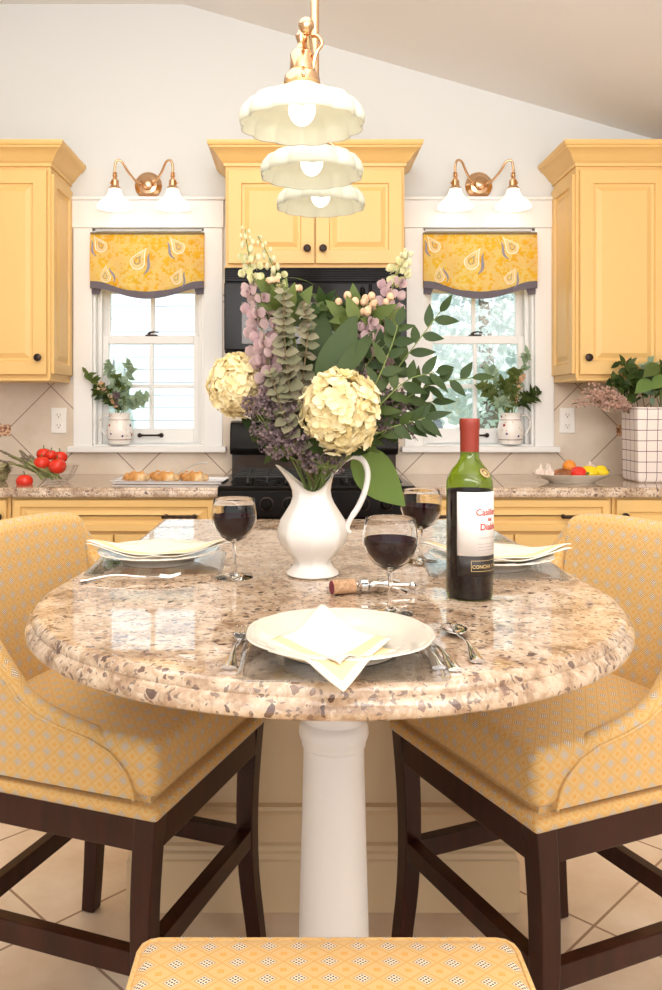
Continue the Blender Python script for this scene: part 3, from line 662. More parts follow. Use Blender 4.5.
# ------------------------------------------------------------------ stools
def rounded_box(b, x0, x1, y0, y1, z0, z1, r, crown=0, n=12, top_only=False):
    def ax(a, c):
        L = [a + r * (1 - math.cos(k * PI / 8)) * 1.0 for k in range(4)]; I = [a + r + (c - a - 2 * r) * k / n for k in range(n + 1)]
        return [a + r * k / 4 for k in range(4)] + I + [c - r + r * k / 4 for k in range(1, 5)]
    X, Y, Zs = ax(x0, x1), ax(y0, y1), ax(z0, z1) if z1 - z0 > 2.2 * r else [z0 + (z1 - z0) * k / 8 for k in range(9)]
    rz = min(r, (z1 - z0) / 2 * .98); cache = {}
    def V(x, y, z):
        k = (round(x, 6), round(y, 6), round(z, 6))
        if k not in cache:
            i = Vector((min(max(x, x0 + r), x1 - r), min(max(y, y0 + r), y1 - r), min(max(z, z0 + rz), z1 - rz))); d = Vector((x, y, z)) - i
            if d.length > 1e-9:
                d.x /= r; d.y /= r; d.z /= rz; m = max(abs(d.x), abs(d.y), abs(d.z)); L = d.length; d = d / L if m > 0 else d; d = Vector((d.x * r, d.y * r, d.z * rz))
            p = i + d
            if crown and z > (z0 + z1) / 2: u = (2 * (x - x0) / (x1 - x0) - 1); v = (2 * (y - y0) / (y1 - y0) - 1); p.z += crown * (1 - u * u) * (1 - v * v)
            cache[k] = b.v(p)
        return cache[k]
    for z in (Zs[0], Zs[-1]):
        for i in range(len(X) - 1):
            for j in range(len(Y) - 1): b.f([V(X[i], Y[j], z), V(X[i + 1], Y[j], z), V(X[i + 1], Y[j + 1], z), V(X[i], Y[j + 1], z)])
    for x in (X[0], X[-1]):
        for i in range(len(Y) - 1):
            for j in range(len(Zs) - 1): b.f([V(x, Y[i], Zs[j]), V(x, Y[i + 1], Zs[j]), V(x, Y[i + 1], Zs[j + 1]), V(x, Y[i], Zs[j + 1])])
    for y in (Y[0], Y[-1]):
        for i in range(len(X) - 1):
            for j in range(len(Zs) - 1): b.f([V(X[i], y, Zs[j]), V(X[i + 1], y, Zs[j]), V(X[i + 1], y, Zs[j + 1]), V(X[i], y, Zs[j + 1])])
    return b
def lerp_tab(tab, x):
    if x <= tab[0][0]: return tab[0][1]
    for (a, va), (c, vc) in zip(tab, tab[1:]):
        if x <= c: t_ = (x - a) / (c - a); return va + (vc - va) * t_
    return tab[-1][1]
def recline(p):
    k = min(1, max(0, (-.05 - p[0]) / .17)); k = k * k * (3 - 2 * k)
    return Vector((p[0] - max(0, p[2] - .62) * .13 * k, p[1], p[2]))
def shell(b, path, hts, th, z0, ends=True):
    """path: (x,y,nx,ny) outer surface with outward normal; hts: top heights"""
    rows = []
    for (x, y, nx, ny), h in zip(path, hts):
        sec = [(0, z0 + (h - .02 - z0) * k / 8) for k in range(9)] + [(th * .06, h - .012), (th * .2, h - .004), (th * .5, h), (th * .8, h - .004), (th * .94, h - .012)] + [(th, z0 + (h - .02 - z0) * (8 - k) / 8) for k in range(9)]
        rows.append([recline((x - nx * d, y - ny * d, max(z, z0))) for d, z in sec])
    b.rings(rows)
WING = [(-.27, .966), (-.24, .960), (-.212, .938), (-.19, .900), (-.16, .843), (-.13, .790), (-.1, .745), (-.06, .697), (-.02, .675), (.03, .66), (.09, .648), (.13, .632), (.155, .612), (.173, .588), (.182, .555)]
def leg_mesh(x, y, front, h, splay):
    b = MB(); rr = []
    for k in range(13):
        z = h * (1 - k / 12) + .001 * (k / 12); t_ = k / 12
        w_ = .0215 - .0045 * t_; dx = 0
        if front: dx = -.012 * math.sin(PI * min(1, t_ * 1.15)) + .014 * max(0, t_ - .6) / .4 * max(0, t_ - .6) / .4 * 1.0
        else: dx = -.02 * t_ * t_
        cx = x + dx; rr.append([(cx - w_, y - w_, z), (cx + w_, y - w_, z), (cx + w_, y + w_, z), (cx - w_, y + w_, z)])
    b.rings(rr); return b
def make_stool(label, loc, rz, back=True, hw=.2455, group='patterned counter stools around the island'):
    t = thing('counter_stool', label, 'stool', loc, rz, None)
    hd = .225; fz = .510; apr = .062
    if not back: fz = .500; hd = .20
    for sx in (1, -1):
        for sy in (1, -1):
            l = leg_mesh(sx * (hd - .022), sy * (hw - .022), sx > 0, fz, 0).build('leg', M['wood'], t, False, .003)
            g = MB(); xx = sx * (hd - .022) + (.0035 if sx > 0 else -.02); g.lathe([(.012, 0), (.012, .004), (.004, .004)], (xx, sy * (hw - .022), -.0005), n=10); g.build('glide', M['plate'], l)
    b = MB(); i = .005
    for s in (1, -1):
        b.box(-hd + .04, hd - .04, s * (hw - i) - (.024 if s > 0 else 0), s * (hw - i) + (0 if s > 0 else .024), fz - apr, fz)
        b.box(s * (hd - i) - (.024 if s > 0 else 0), s * (hd - i) + (0 if s > 0 else .024), -hw + .04, hw - .04, fz - apr, fz)
    b.build('seat_frame', M['wood'], t, False, .002)
    for s in (1, -1):
        b = MB(); y = s * (hw - .022); b.box(-hd + .035, hd - .05, y - .013, y + .013, .225, .268); b.build('stretcher', M['wood'], t, False, .002)
    b = MB(); b.box(hd - .046, hd - .016, -hw + .04, hw - .04, .236, .276); b.build('footrest', M['wood'], t, False, .002)
    b = MB(); b.box(-hd + .010, -hd + .034, -hw + .035, hw - .035, .235, .275); b.build('stretcher', M['wood'], t, False, .002)
    b = MB(); rounded_box(b, -hd - .004, hd + .005, -hw - .004, hw + .004, fz - .003, fz + .020, .010, n=4); b.box(-hd + .02, hd - .02, -hw + .02, hw - .02, fz + .01, fz + .05); b.build('welt_band', M['fabric'], t, uv='box')
    top = .640 if back else .640
    b = MB(); rounded_box(b, -hd + .008, hd - .002, -hw + .006, hw - .006, fz + .029, top, .022, .018 if back else .012); b.build('seat_cushion', M['fabric'], t, uv='box')
    if not back:
        b = MB(); pts = []
        for sx, sy in ((1, 1), (-1, 1), (-1, -1), (1, -1)): 
            for k in range(4):
                a0 = {(1, 1): 0, (-1, 1): PI / 2, (-1, -1): PI, (1, -1): 1.5 * PI}[(sx, sy)] + k * PI / 6
                pts.append((sx * (hd - .026) + .019 * math.cos(a0), sy * (hw - .030) + .019 * math.sin(a0), top - .006))
        pts.append(pts[0]); b.tube(pts, .0035, 6); b.build('piping', M['fabric'], t, uv='box'); return t
    # wings and backrest
    for s in (1, -1):
        P = []; xs = [.182 - .0085 * k for k in range(43)]
        for x in xs: P.append((x, s * (hw - .002), 0, s))
        cx, cy, r = -.184, s * (hw - .062), .060
        for k in range(1, 9):
            a = k / 8 * R(80); P.append((cx - r * math.sin(a), cy + s * r * math.cos(a), -math.sin(a), s * math.cos(a)))
        H = [lerp_tab(WING, p[0]) if abs(p[0]) < .24 and p[0] > -.2 else lerp_tab(WING, p[0]) for p in P]
        b = MB(); shell(b, P, H, .044, fz + .030); b.build('wing', M['fabric'], t, uv='box', angle=60)
        b = MB(); b.tube([recline((p[0] - p[2] * -.0, p[1] + p[3] * .001, h - .016)) for p, h in zip(P, H)], .003, 6); b.build('piping', M['fabric'], t, uv='box')
    P = []; n = 22
    for k in range(n + 1):
        y = (hw - .055) * (1 - 2 * k / n); u = y / (hw - .055); P.append((-.243 - .012 * (1 - u * u), y, -1, 0))
    b = MB(); shell(b, P, [.965 + .012 * (1 - abs(1 - 2 * k / n) ** 3) for k in range(n + 1)], .058, fz + .030); br = b.build('backrest', M['fabric'], t, uv='box', angle=60)
    for s in (1, -1): b = MB(); b.tube([recline((-.184 - .0006 * k, s * (hw - .056), .655 + .0150 * k)) for k in range(20)], .0032, 6); b.build('piping', M['fabric'], br, uv='box')
    return t
make_stool('diamond-patterned upholstered stool with curved back left of the island', (-.371, 1.731, 0), R(-20.2))
make_stool('diamond-patterned upholstered stool with curved back right of the island', (.509, 1.699, 0), R(203.2))
make_stool('backless diamond-patterned stool in the foreground before the island', (.033, .722, 0), R(90), False, .215)

# ------------------------------------------------------------------ island table setting
TZ = .9105
def plate_thing(label, x, y, rz, group=None):
    t = thing('dinner_plate', label, 'plate', (x, y, TZ + .0035), rz, group)
    fn = lambda th, r, z: 1 + (.018 * abs(math.cos(th * 4.5)) if r > .10 else 0)
    b = MB(); b.lathe([(.001, .003), (.066, .003), (.068, 0), (.071, 0), (.073, .004), (.082, .009), (.100, .0175), (.116, .0215), (.1185, .0225), (.117, .0245), (.100, .0215), (.082, .0135), (.070, .0085), (.001, .0075)], n=72, rfn=fn); b.build('plate_body', M['plate'], t)
    b = MB()
    for k in range(18):
        a = 2 * PI * k / 18
        for r, q in ((.107, .0045), (.098, .003)): b.ball((r * math.cos(a + (r < .1) * .17), r * math.sin(a + (r < .1) * .17), .0205 if r > .1 else .0185), q, 8, 5, (1, 1, .35))
        b.tube([(.112 * math.cos(a + d), .112 * math.sin(a + d), .0232) for d in (.09, .17, .25)], .0012, 5)
    b.build('rim_relief', M['plate'], t); return t
def charger(label, x, y, rz, h=.128):
    b = MB(); pts = []
    for q in range(4):
        for k in range(6): a = q * PI / 2 + k * PI / 10; sx, sy = ((1, 1), (-1, 1), (-1, -1), (1, -1))[q]; pts.append((sx * (h - .02) + .02 * math.cos(a), sy * (h - .02) + .02 * math.sin(a)))
    b.rings([[(px * f_, py * f_, z) for px, py in pts] for f_, z in ((.97, 0), (1, .0012), (1, .0022), (.985, .0032), (.93, .0026))]); o = b.build('glass_charger', M['thin'], None, True, angle=50)
    o.location = (x, y, TZ); o.rotation_euler = (0, 0, rz); return tag(o, label, 'charger plate')
def napkin(label, loc, rz, S, hfn, layers=2, shift=.028, ys=1):
    """square napkin lying corner-to-corner; hfn gives the height it drapes over"""
    t = thing('napkin', label, 'napkin', loc, rz)
    for L in range(layers):
        b = MB(); n = 22; ul = b.b.loops.layers.uv.new('UVMap'); g = []
        for j in range(n + 1):
            row = []
            for i in range(n + 1):
                u, v = i / n, j / n; x = (u - v) * S * .7071; y = (u + v - 1) * S * .7071 * ys - L * shift
                wv = .0028 * math.sin(u * 9 + L * 2) * math.cos(v * 7 + L) * (abs(u - .5) + abs(v - .5))
                row.append((b.v((x, y, hfn(x, y) + .0085 - L * .0042 + wv)), (u, v)))
            g.append(row)
        for j in range(n):
            for i in range(n):
                q = [g[j][i], g[j][i + 1], g[j + 1][i + 1], g[j + 1][i]]; f = b.f([k[0] for k in q])
                for l, k in zip(f.loops, q): l[ul].uv = k[1]
        b.build('top_layer' if L == 0 else 'under_layer', M['napkin'], t, solid=.0018)
    return t
def cutlery(kind, label, x, y, L, rz=0):
    t = thing(kind, label, kind.split('_')[-1], (x, y, TZ), rz)
    b = MB(); pts = []; n = 14
    for k in range(n + 1):
        u = k / n; pts.append((0, L * .66 * u, .003 + .006 * math.sin(PI * u) ** 2 + .004 * u))
    rr = []
    for k, p in enumerate(pts):
        u = k / n; w_ = .0028 + .0065 * max(0, 1 - u * 2.6) ** .7; rr.append([(p[0] + w_ * math.cos(a), p[1], p[2] + .0018 * math.sin(a) * (1 + .5 * (w_ > .004))) for a in [2 * PI * j / 10 for j in range(10)]])
    b.rings(rr); b.build('handle', M['silver'], t)
    z0 = pts[-1][2]; y0 = L * .66
    if kind == 'spoon':
        b = MB(); rr = []
        for k in range(11):
            u = k / 10; w_ = .0028 + .0155 * math.sin(PI * min(1, u * .97 + .02)) ** .7; y_ = y0 + (L * .34) * u; dep = .007 * math.sin(PI * u)
            rr.append([(w_ * c, y_, z0 - dep * (1 - c * c) + .0008) for c in [-1 + 2 * j / 8 for j in range(9)]])
        b.rings(rr, False, False, False); b.build('bowl', M['silver'], t, solid=.0012)
    elif kind == 'fork':
        b = MB(); b.rings([[(-w_, y_, z0), (w_, y_, z0), (w_, y_, z0 + .002), (-w_, y_, z0 + .002)] for w_, y_ in ((.003, y0 - .003), (.009, y0 + .010), (.0115, y0 + .018), (.0115, y0 + .024))])
        b.build('neck', M['silver'], t, True, .0005)
        for k in range(4):
            x_ = -.0095 + k * .00633; b = MB(); b.tube([(x_, y0 + .022, z0 + .001), (x_, y0 + .04, z0 - .001), (x_, L, z0 + .004)], [.0017, .0015, .0009], 6); b.build('tine', M['silver'], t)
    else:
        b = MB(); b.rings([[(-w_, y_, z0 - .001), (w_ * .9, y_, z0 - .001), (w_ * .9, y_, z0 + .001), (-w_, y_, z0 + .001)] for w_, y_ in ((.003, y0 - .002), (.009, y0 + .012), (.0095, L * .9), (.004, L))]); b.build('blade', M['silver'], t)
    return t
def hfront(x, y):
    r = math.hypot(x, y + .0); h = .004 + (.0215 - .004) * min(1, max(0, (r - .07) / .045)) if r < .118 else .0215
    if y < -.10: h -= (-.10 - y) * .35
    return h
charger('clear glass charger under the foreground plate', .053, 1.062, 0, .124)
plate_thing('scalloped cream plate at the foreground place on the island', .053, 1.055, 0)
napkin('folded linen napkin with yellow border on the foreground plate', (.040, 1.040, TZ + .0045), R(3), .110, hfront, 2, .040, 1.55)
def hside(x, y):
    r = math.hypot(x, y); h = .012 if r < .07 else .012 + (r - .07) * .28; return min(h, .030)
charger('clear glass charger under the plate left of the pitcher', -.275, 1.65, R(3)); charger('clear glass charger under the plate behind the wine bottle', .375, 1.62, R(-4))
plate_thing('scalloped cream plate on the left side of the island', -.278, 1.655, .3); plate_thing('scalloped cream plate behind the wine bottle', .374, 1.61, .1)
napkin('linen napkin spread over the left island plate', (-.278, 1.66, TZ + .006), R(4), .205, hside, 2, .008, .60)
napkin('linen napkin spread over the plate behind the bottle', (.385, 1.62, TZ + .006), R(-6), .205, hside, 2, .008, .60)
cutlery('fork', 'silver fork left of the foreground plate', -.082, .985, .155, R(-3)); cutlery('knife', 'silver knife right of the foreground plate, left one of the pair', .168, .985, .17, R(6)); cutlery('fork', 'silver fork touching the right edge of the foreground plate', .186, .978, .16, R(9))
cutlery('spoon', 'silver teaspoon lying alone right of the foreground plate', .219, 1.01, .158, R(2))
cutlery('fork', 'silver fork lying before the left island plate', -.385, 1.475, .175, R(-84)); 

def wine_glass(label, x, y):
    t = thing('wine_glass', label, 'wine glass', (x, y, TZ)); s = 1.0
    b = MB(); b.lathe([(.001, .0015), (.034, .0005), (.035, .0015), (.030, .0035), (.012, .006), (.005, .011), (.0036, .03), (.0034, .055), (.0045, .064), (.012, .068), (.026, .077), (.036, .090), (.0412, .106), (.0415, .118), (.0395, .132), (.0375, .143), (.0368, .1445), (.0362, .143), (.0382, .132), (.0400, .118), (.0397, .106), (.0345, .0915), (.0250, .079), (.011, .0705), (.001, .069)], n=40); b.build('glass', M['glass'], t)
    b = MB(); b.lathe([(.001, .0698), (.0110, .0713), (.0245, .0797), (.0340, .0920), (.0391, .106), (.0394, .1125), (.0394, .1135), (.001, .1133)], n=40); b.build('wine', M['wine'], t); return t
wine_glass('wine glass of red left of the white pitcher', -.1165, 1.512); wine_glass('wine glass of red nearest the camera, before the bottle', .139, 1.251); wine_glass('wine glass of red behind the bottle, right of the pitcher', .247, 1.666)

# bottle
t = thing('wine_bottle', 'green red-wine bottle with white label and red foil', 'bottle', (.2816, 1.362, TZ))
b = MB(); rb = .0378
prof = [(.001, .012), (.026, .004), (.033, .0), (.0365, .002), (rb, .007), (rb, .180), (.0372, .190), (.034, .201), (.0275, .211), (.0205, .219), (.0158, .228), (.0148, .238), (.0146, .275), (.0155, .277), (.0155, .284), (.0146, .286)]
b.lathe(prof, n=48); b.build('glass_body', M['green_glass'], t)
b = MB(); b.lathe([(.001, .0125), (.026, .0050), (.033, .0015), (.0368, .008), (.0370, .176), (.001, .176)], n=48); b.build('wine', M['wine'], t)
b = MB(); b.lathe([(.0153, .238), (.0156, .272), (.0163, .275), (.0165, .285), (.0163, .2905), (.0155, .2925), (.001, .2928)], n=36, cap0=False); b.build('foil_capsule', M['capsule'], t)
def wrap(b, a0, a1, z0, z1, r, n=24):
    rr = [[(r * math.sin(a), -r * math.cos(a), z) for z in (z0, z1)] for a in [a0 + (a1 - a0) * k / n for k in range(n + 1)]]; return b.rings(rr, False, False, False)
VIEW = math.atan2(.2816, 1.362)     # bottle turned a little from the camera
A0 = R(-31) + VIEW * -1; AC = A0 + R(88)
b = MB(); wrap(b, A0, A0 + R(176), .073, .175, rb + .0006); lb = b.build('label', M['label'], t, solid=.0003)
b = MB(); wrap(b, A0, A0 + R(176), .040, .0725, rb + .0006); l2 = b.build('lower_label', M['blacklabel'], t, solid=.0003)
def letters(txt, size, bold=0, shear=0):
    c = bpy.data.curves.new('txt', 'FONT'); c.body = txt; c.size = size; c.align_x = 'CENTER'; c.offset = bold; c.shear = shear; c.resolution_u = 3
    o = bpy.data.objects.new('txt', c); COL.objects.link(o); dg = bpy.context.evaluated_depsgraph_get(); me = bpy.data.meshes.new_from_object(o.evaluated_get(dg))
    V = [v.co.copy() for v in me.vertices]; Fc = [tuple(p.vertices) for p in me.polygons]; bpy.data.objects.remove(o); bpy.data.curves.remove(c); bpy.data.meshes.remove(me); return V, Fc
def label_text(name, txt, size, z, mat, parent, ac=AC, r=rb + .0013, bold=.0003, shear=0):
    V, Fc = letters(txt, size, bold, shear); b = MB(); vs = [b.v((r * math.sin(ac + p.x / r), -r * math.cos(ac + p.x / r), z + p.y)) for p in V]
    for f in Fc: b.f([vs[i] for i in f])
    b.build(name, mat, parent, False)
TC = A0 + R(85)
label_text('label_text', 'Casillero', .0150, .138, M['redink'], lb, TC); label_text('label_text', 'del', .0085, .1285, M['redink'], lb, TC); label_text('label_text', 'Diablo', .0150, .1145, M['redink'], lb, TC)
label_text('label_text', 'CABERNET SAUVIGNON', .0042, .1005, M['greyink'], lb, TC, bold=0)
for z in (.092, .087, .082): 
    b = MB(); wrap(b, TC - R(34), TC + R(34), z, z + .0006, rb + .0012); b.build('fine_print_line', M['greyink'], lb, False)
label_text('label_text', 'CONCHA Y TORO', .0078, .0535, M['gold'], l2, TC, bold=.0002)
b = MB()
for z0, z1 in ((.0485, .0493), (.0652, .066)): wrap(b, TC - R(50), TC + R(50), z0, z1, rb + .0013)
for s in (-1, 1): wrap(b, TC + s * R(50) - R(.6), TC + s * R(50) + R(.6), .0485, .066, rb + .0013, 2)
b.build('gold_frame', M['gold'], l2, False)
b = MB(); a = TC - R(8); c = Vector((.0325 * math.sin(a), -.0325 * math.cos(a), .2045)); nrm = Vector((math.sin(a), -math.cos(a), .85)).normalized(); b.lathe([(.0095, 0), (.0095, .0012), (.001, .0014)], c, nrm, 20); se = b.build('neck_seal', M['blacklabel'], t)
b = MB(); b.lathe([(.0093, .0013), (.0080, .0020), (.0078, .0013)], c, nrm, 20); b.lathe([(.004, .0014), (.003, .002), (.001, .002)], c, nrm, 8); b.build('seal_ring', M['gold'], se)

# corkscrew with pulled cork
t = thing('corkscrew', 'chrome corkscrew holding a stained cork before the pitcher', 'corkscrew', (.072, 1.385, TZ + .0135), R(4))
b = MB(); b.cyl((.045, 0, 0), (.118, .006, -.002), .0035); b.lathe([(.009, 0), (.012, .003), (.012, .014), (.007, .018)], (.030, 0, 0), (1, 0, 0), 16); b.lathe([(.006, 0), (.008, .004), (.006, .02), (.009, .03), (.009, .036)], (.05, 0, 0), (1, .07, 0), 12); b.ball((.122, .006, -.003), .008, 10, 8); b.build('shaft', M['silver'], t)
for s in (-1, 1):
    b = MB(); b.tube([(.055, s * .006, 0), (.068, s * .022, .003), (.088, s * .034, .002), (.104, s * .040, -.004)], [.005, .004, .003, .006], 8, .6); b.build('lever', M['silver'], t)
b = MB(); b.tube([(.016 + .0006 * k, .0032 * math.cos(k * .8), .0032 * math.sin(k * .8)) for k in range(40)], .0013, 5); b.build('worm', M['silver'], t)
o = MB(); o.cyl((-.014, -.010, 0), (.024, .004, 0), .0118, .0118, 20); ck = o.build('cork', M['cork'], None, True, .001); ck.location = (.070, 1.383, TZ + .0125); tag(ck, 'wine-stained cork speared on the chrome corkscrew', 'cork')
o = MB(); d = Vector((-.038, -.014, 0)).normalized(); p0 = Vector((-.014, -.010, 0)); o.cyl(p0, p0 + d * .0008, .0112, .0108, 20); o.build('stained_end', M['corkred'], ck)

# ------------------------------------------------------------------ pitcher
PX, PY = .027, 1.538
t = thing('pitcher', 'white ironstone pitcher holding the flowers on the island', 'pitcher', (PX, PY, TZ))
tab = [(0, .046), (.003, .049), (.008, .047), (.016, .038), (.024, .034), (.032, .038), (.042, .048), (.056, .059), (.072, .0655), (.086, .065), (.102, .060), (.118, .050), (.132, .041), (.144, .0355), (.156, .0335), (.168, .035), (.180, .038), (.190, .041), (.198, .044)]
b = MB(); rr = []; n = 64
for z, r in tab:
    w_ = min(1, max(0, (z - .125) / .073)); w_ = w_ * w_; ring = []
    for k in range(n):
        th = 2 * PI * k / n; oc = math.cos(PI / 8) / math.cos((th % (PI / 4)) - PI / 8); q = r * (1 - .75 * (1 - oc)) if .02 < z < .17 else r * (1 - .3 * (1 - oc))
        sp = max(0, -math.cos(th)) ** 5; x = q * math.cos(th) - .026 * w_ * sp; y = q * math.sin(th) * (1 - .25 * w_ * sp)
        zz = z - .040 * w_ * math.sin(th) ** 2 + .006 * w_ * sp; ring.append((x, y, zz))
    rr.append(ring)
inner = [[(x * .93 + (-.0005), y * .93, z) for x, y, z in r] for r in rr[::-1] if r[0][2] > .02]
b.rings(rr + inner); b.build('body', M['china'], t, True, angle=60)
b = MB(); b.tube(spline([(.040, 0, .190), (.052, 0, .206), (.072, 0, .219), (.092, 0, .213), (.102, 0, .190), (.098, 0, .158), (.086, 0, .128), (.070, 0, .103), (.064, 0, .086), (.070, 0, .078)], 5), [.0065] * 8 + [.0075] * 26 + [.0065] * 8 + [.005] * 4, 12, .75); b.build('handle', M['china'], t)

# ------------------------------------------------------------------ flowers
MO = Vector((PX + .004, PY, TZ + .155))
def stem_path(tip, mid=None, off=None):
    off = off or Vector((rnd.uniform(-.018, .018), rnd.uniform(-.018, .018), 0)); o = MO + off; root = o + Vector((-off.x * .5, -off.y * .5, -.10)); tip = Vector(tip)
    m = mid or (o * .55 + tip * .45 + Vector((0, 0, .03)))
    return [root] + bez(o, m, tip, 10), root
def rel(pts, root): return [p - root for p in pts]
def hydrangea(label, c, r, mat, sq=(1, 1, 1)):
    c = Vector(c); path, root = stem_path(c + Vector((0, 0, -r * .3))); t = thing('hydrangea_flower', label, 'flower', root)
    b = MB(); b.tube(rel(path, root), .003, 6); b.build('stem', M['stem'], t)
    b = MB(); N = 260
    for i in range(N):
        ph = math.acos(1 - 2 * (i + .5) / N); th = i * 2.39996; d = Vector((math.sin(ph) * math.cos(th), math.sin(ph) * math.sin(th), math.cos(ph)))
        q = r * (rnd.uniform(.80, .98) + .22 * noise.noise(d * 2.1 + c * 9)); p = c - root + Vector((d.x * sq[0], d.y * sq[1], d.z * sq[2])) * q; nn = (d + rv(.45)).normalized(); u, w_, _ = frame(nn); a0 = rnd.uniform(0, 2)
        for k in range(4):
            a = a0 + k * PI / 2; dd = (u * math.cos(a) + w_ * math.sin(a)); b.petal(p, dd + nn * rnd.uniform(.0, .5), nn, r * .24, r * .25, rnd.uniform(.05, .45))
    b.build('blossom', mat, t); return t
hydrangea('large cream hydrangea head at the centre of the bouquet', at(339, 411, 1.45), .065, M['hyd'], (1, .9, 1.08))
hydrangea('cream hydrangea head at the left of the bouquet', at(238, 385, 1.53), .053, M['hyd2'], (1.02, .9, 1.03))
def spike(name, label, pts, r0, r1, n, mat0, mat1, L0, L1, start=.35, group=None, split=.5, cat='flower'):
    P = spline(pts, 8); root = P[0]; t = thing(name, label, cat, root, 0, group)
    b = MB(); b.tube(rel(P, root), [.0028 - .0018 * k / len(P) for k in range(len(P))], 6); b.build('stem', M['stem'], t)
    for k in range(n):
        u = k / (n - 1); f = (start + (1 - start) * u) * (len(P) - 1); i = min(int(f), len(P) - 2); p = P[i].lerp(P[i + 1], f - i) - root; d = (P[i + 1] - P[i]).normalized()
        a = k * 2.4; uu, ww, _ = frame(d); out = (uu * math.cos(a) + ww * math.sin(a)); rad = r0 + (r1 - r0) * u; L = L0 + (L1 - L0) * u; c = p + out * rad
        b = MB(); b.tube([p, p + out * rad * .6 + d * .003, c], .0008, 4)
        if u < split + .22:
            for j in range(5):
                aa = j * 2 * PI / 5 + k; fw = out * .6 + (uu * math.cos(aa) + ww * math.sin(aa)) * .8; b.petal(c - out * L * .15, fw, out, L * .95, L * .9, .12)
            for j in range(3): aa = j * 2.1; b.leaf(c, out + (uu * math.cos(aa) + ww * math.sin(aa)) * .4, out, L * .6, L * .4, .1, .2, 3)
        else: b.ball(c, L * .5, 7, 6, (.8, .8, 1.25))
        b.build('floret' if u < split + .22 else 'bud', mat0 if u < split else mat1, t)
    return t
def sp(*a): return [MO + Vector((0, 0, -.08)), MO] + [at(*q) for q in a]
spike('delphinium_spike', 'tall lilac delphinium spike with cream buds at upper left', sp((292, 440, 1.52), (272, 390, 1.51), (262, 330, 1.51), (254, 285, 1.52), (248, 250, 1.53), (245, 229, 1.54)), .022, .008, 40, M['lilac'], M['bud'], .030, .006, .42, split=.52)
spike('delphinium_spike', 'budding delphinium spike beside the tallest at upper left', sp((296, 430, 1.55), (284, 360, 1.56), (282, 300, 1.56), (272, 264, 1.56), (258, 236, 1.57)), .016, .006, 26, M['bud'], M['bud'], .020, .006, .58, split=.25)
spike('delphinium_spike', 'lilac delphinium spike with cream buds at upper right', sp((338, 440, 1.56), (368, 375, 1.56), (384, 320, 1.56), (395, 280, 1.57), (404, 262, 1.58), (408, 252, 1.59)), .022, .008, 34, M['lilac'], M['bud'], .030, .007, .42, split=.50)
spike('delphinium_spike', 'short lilac delphinium spike right of the eucalyptus', sp((330, 430, 1.53), (350, 380, 1.51), (366, 340, 1.50), (372, 322, 1.50)), .02, .01, 14, M['lilac'], M['lilac'], .026, .018, .55, split=1.1)
spike('delphinium_spike', 'low lilac delphinium between hydrangea and eucalyptus at left', sp((290, 430, 1.50), (276, 395, 1.48), (268, 360, 1.47), (264, 335, 1.47)), .018, .012, 16, M['lilac'], M['lilac'], .026, .02, .45, split=1.1)
def eucalyptus(label, pts, L0=.022, mat='euc', n=18, group=None):
    P = spline(pts, 8); root = P[0]; t = thing('eucalyptus_branch', label, 'foliage', root, 0, group)
    b = MB(); b.tube(rel(P, root), .0018, 6); b.build('stem', M['stemb'], t); b = MB()
    for k in range(n):
        u = k / (n - 1); f = (.38 + .62 * u) * (len(P) - 1); i = min(int(f), len(P) - 2); p = P[i].lerp(P[i + 1], f - i) - root; d = (P[i + 1] - P[i]).normalized(); uu, ww, _ = frame(d)
        for s in (0, 1, 2):
            a = k * 1.57 + s * 2.09; out = uu * math.cos(a) + ww * math.sin(a); L = L0 * (1.2 - .6 * u); b.leaf(p, out + d * rnd.uniform(-.1, .35), d * .55 + Vector((0, -.8, 0)), L * 1.15, L * 1.0, .15, .12, 5)
    b.build('leaves', M[mat], t); return t
eucalyptus('round-leaved eucalyptus stem at the bouquet centre left', sp((296, 430, 1.47), (288, 380, 1.45), (284, 330, 1.45), (284, 292, 1.46)), .026, n=20)
eucalyptus('round-leaved eucalyptus stem behind the centre hydrangea', sp((304, 430, 1.50), (303, 380, 1.48), (308, 330, 1.48), (303, 305, 1.49)), .024, n=17)
eucalyptus('eucalyptus stem low between the two hydrangeas', sp((296, 440, 1.46), (284, 415, 1.44), (274, 385, 1.44), (270, 372, 1.44)), .020, n=11)
def berries(label, pts, n, spread, group=None):
    P = spline(pts, 6); root = P[0]; t = thing('berry_sprig', label, 'foliage', root, 0, group); b = MB(); b.tube(rel(P, root), .0018, 6); tip = P[-1] - root; cs = []
    for k in range(n):
        c = tip + Vector((rnd.uniform(-spread, spread), rnd.uniform(-.02, .02), rnd.uniform(-spread * .45, spread * .5))); b.tube([tip - (P[-1] - P[-4]) * 1.0, c - Vector((0, 0, .008)), c], .0009, 4); cs.append(c)
    b.build('stem', M['stem'], t)
    for c in cs:
        q = MB(); q.ball(c, rnd.uniform(.0056, .0076), 9, 7, (1, 1, 1.15)); be = q.build('berry', M['berry'], t); q = MB()
        for j in range(4): q.leaf(c - Vector((0, 0, .006)), (math.cos(j * 1.57), math.sin(j * 1.57), .1), (0, 0, 1), .012, .006, .1)
        q.build('sepal', M['leaf2'], be)
    b = MB()
    for k in range(9): b.leaf(tip + rv(.02) - Vector((0, 0, .03)), rv() + Vector((0, 0, .4)), (0, -1, 0), .05, .024, .3)
    b.build('leaves', M['leaf2'], t)
berries('peach berry sprig above the left of the bouquet', sp((296, 400, 1.53), (290, 330, 1.52), (284, 284, 1.51)), 8, .030); berries('peach berry sprig at the upper centre of the bouquet', sp((330, 400, 1.54), (350, 340, 1.52), (352, 304, 1.50)), 9, .040)
berries('peach berry sprig near the right delphinium', sp((336, 400, 1.56), (362, 330, 1.54), (378, 304, 1.53)), 7, .026)
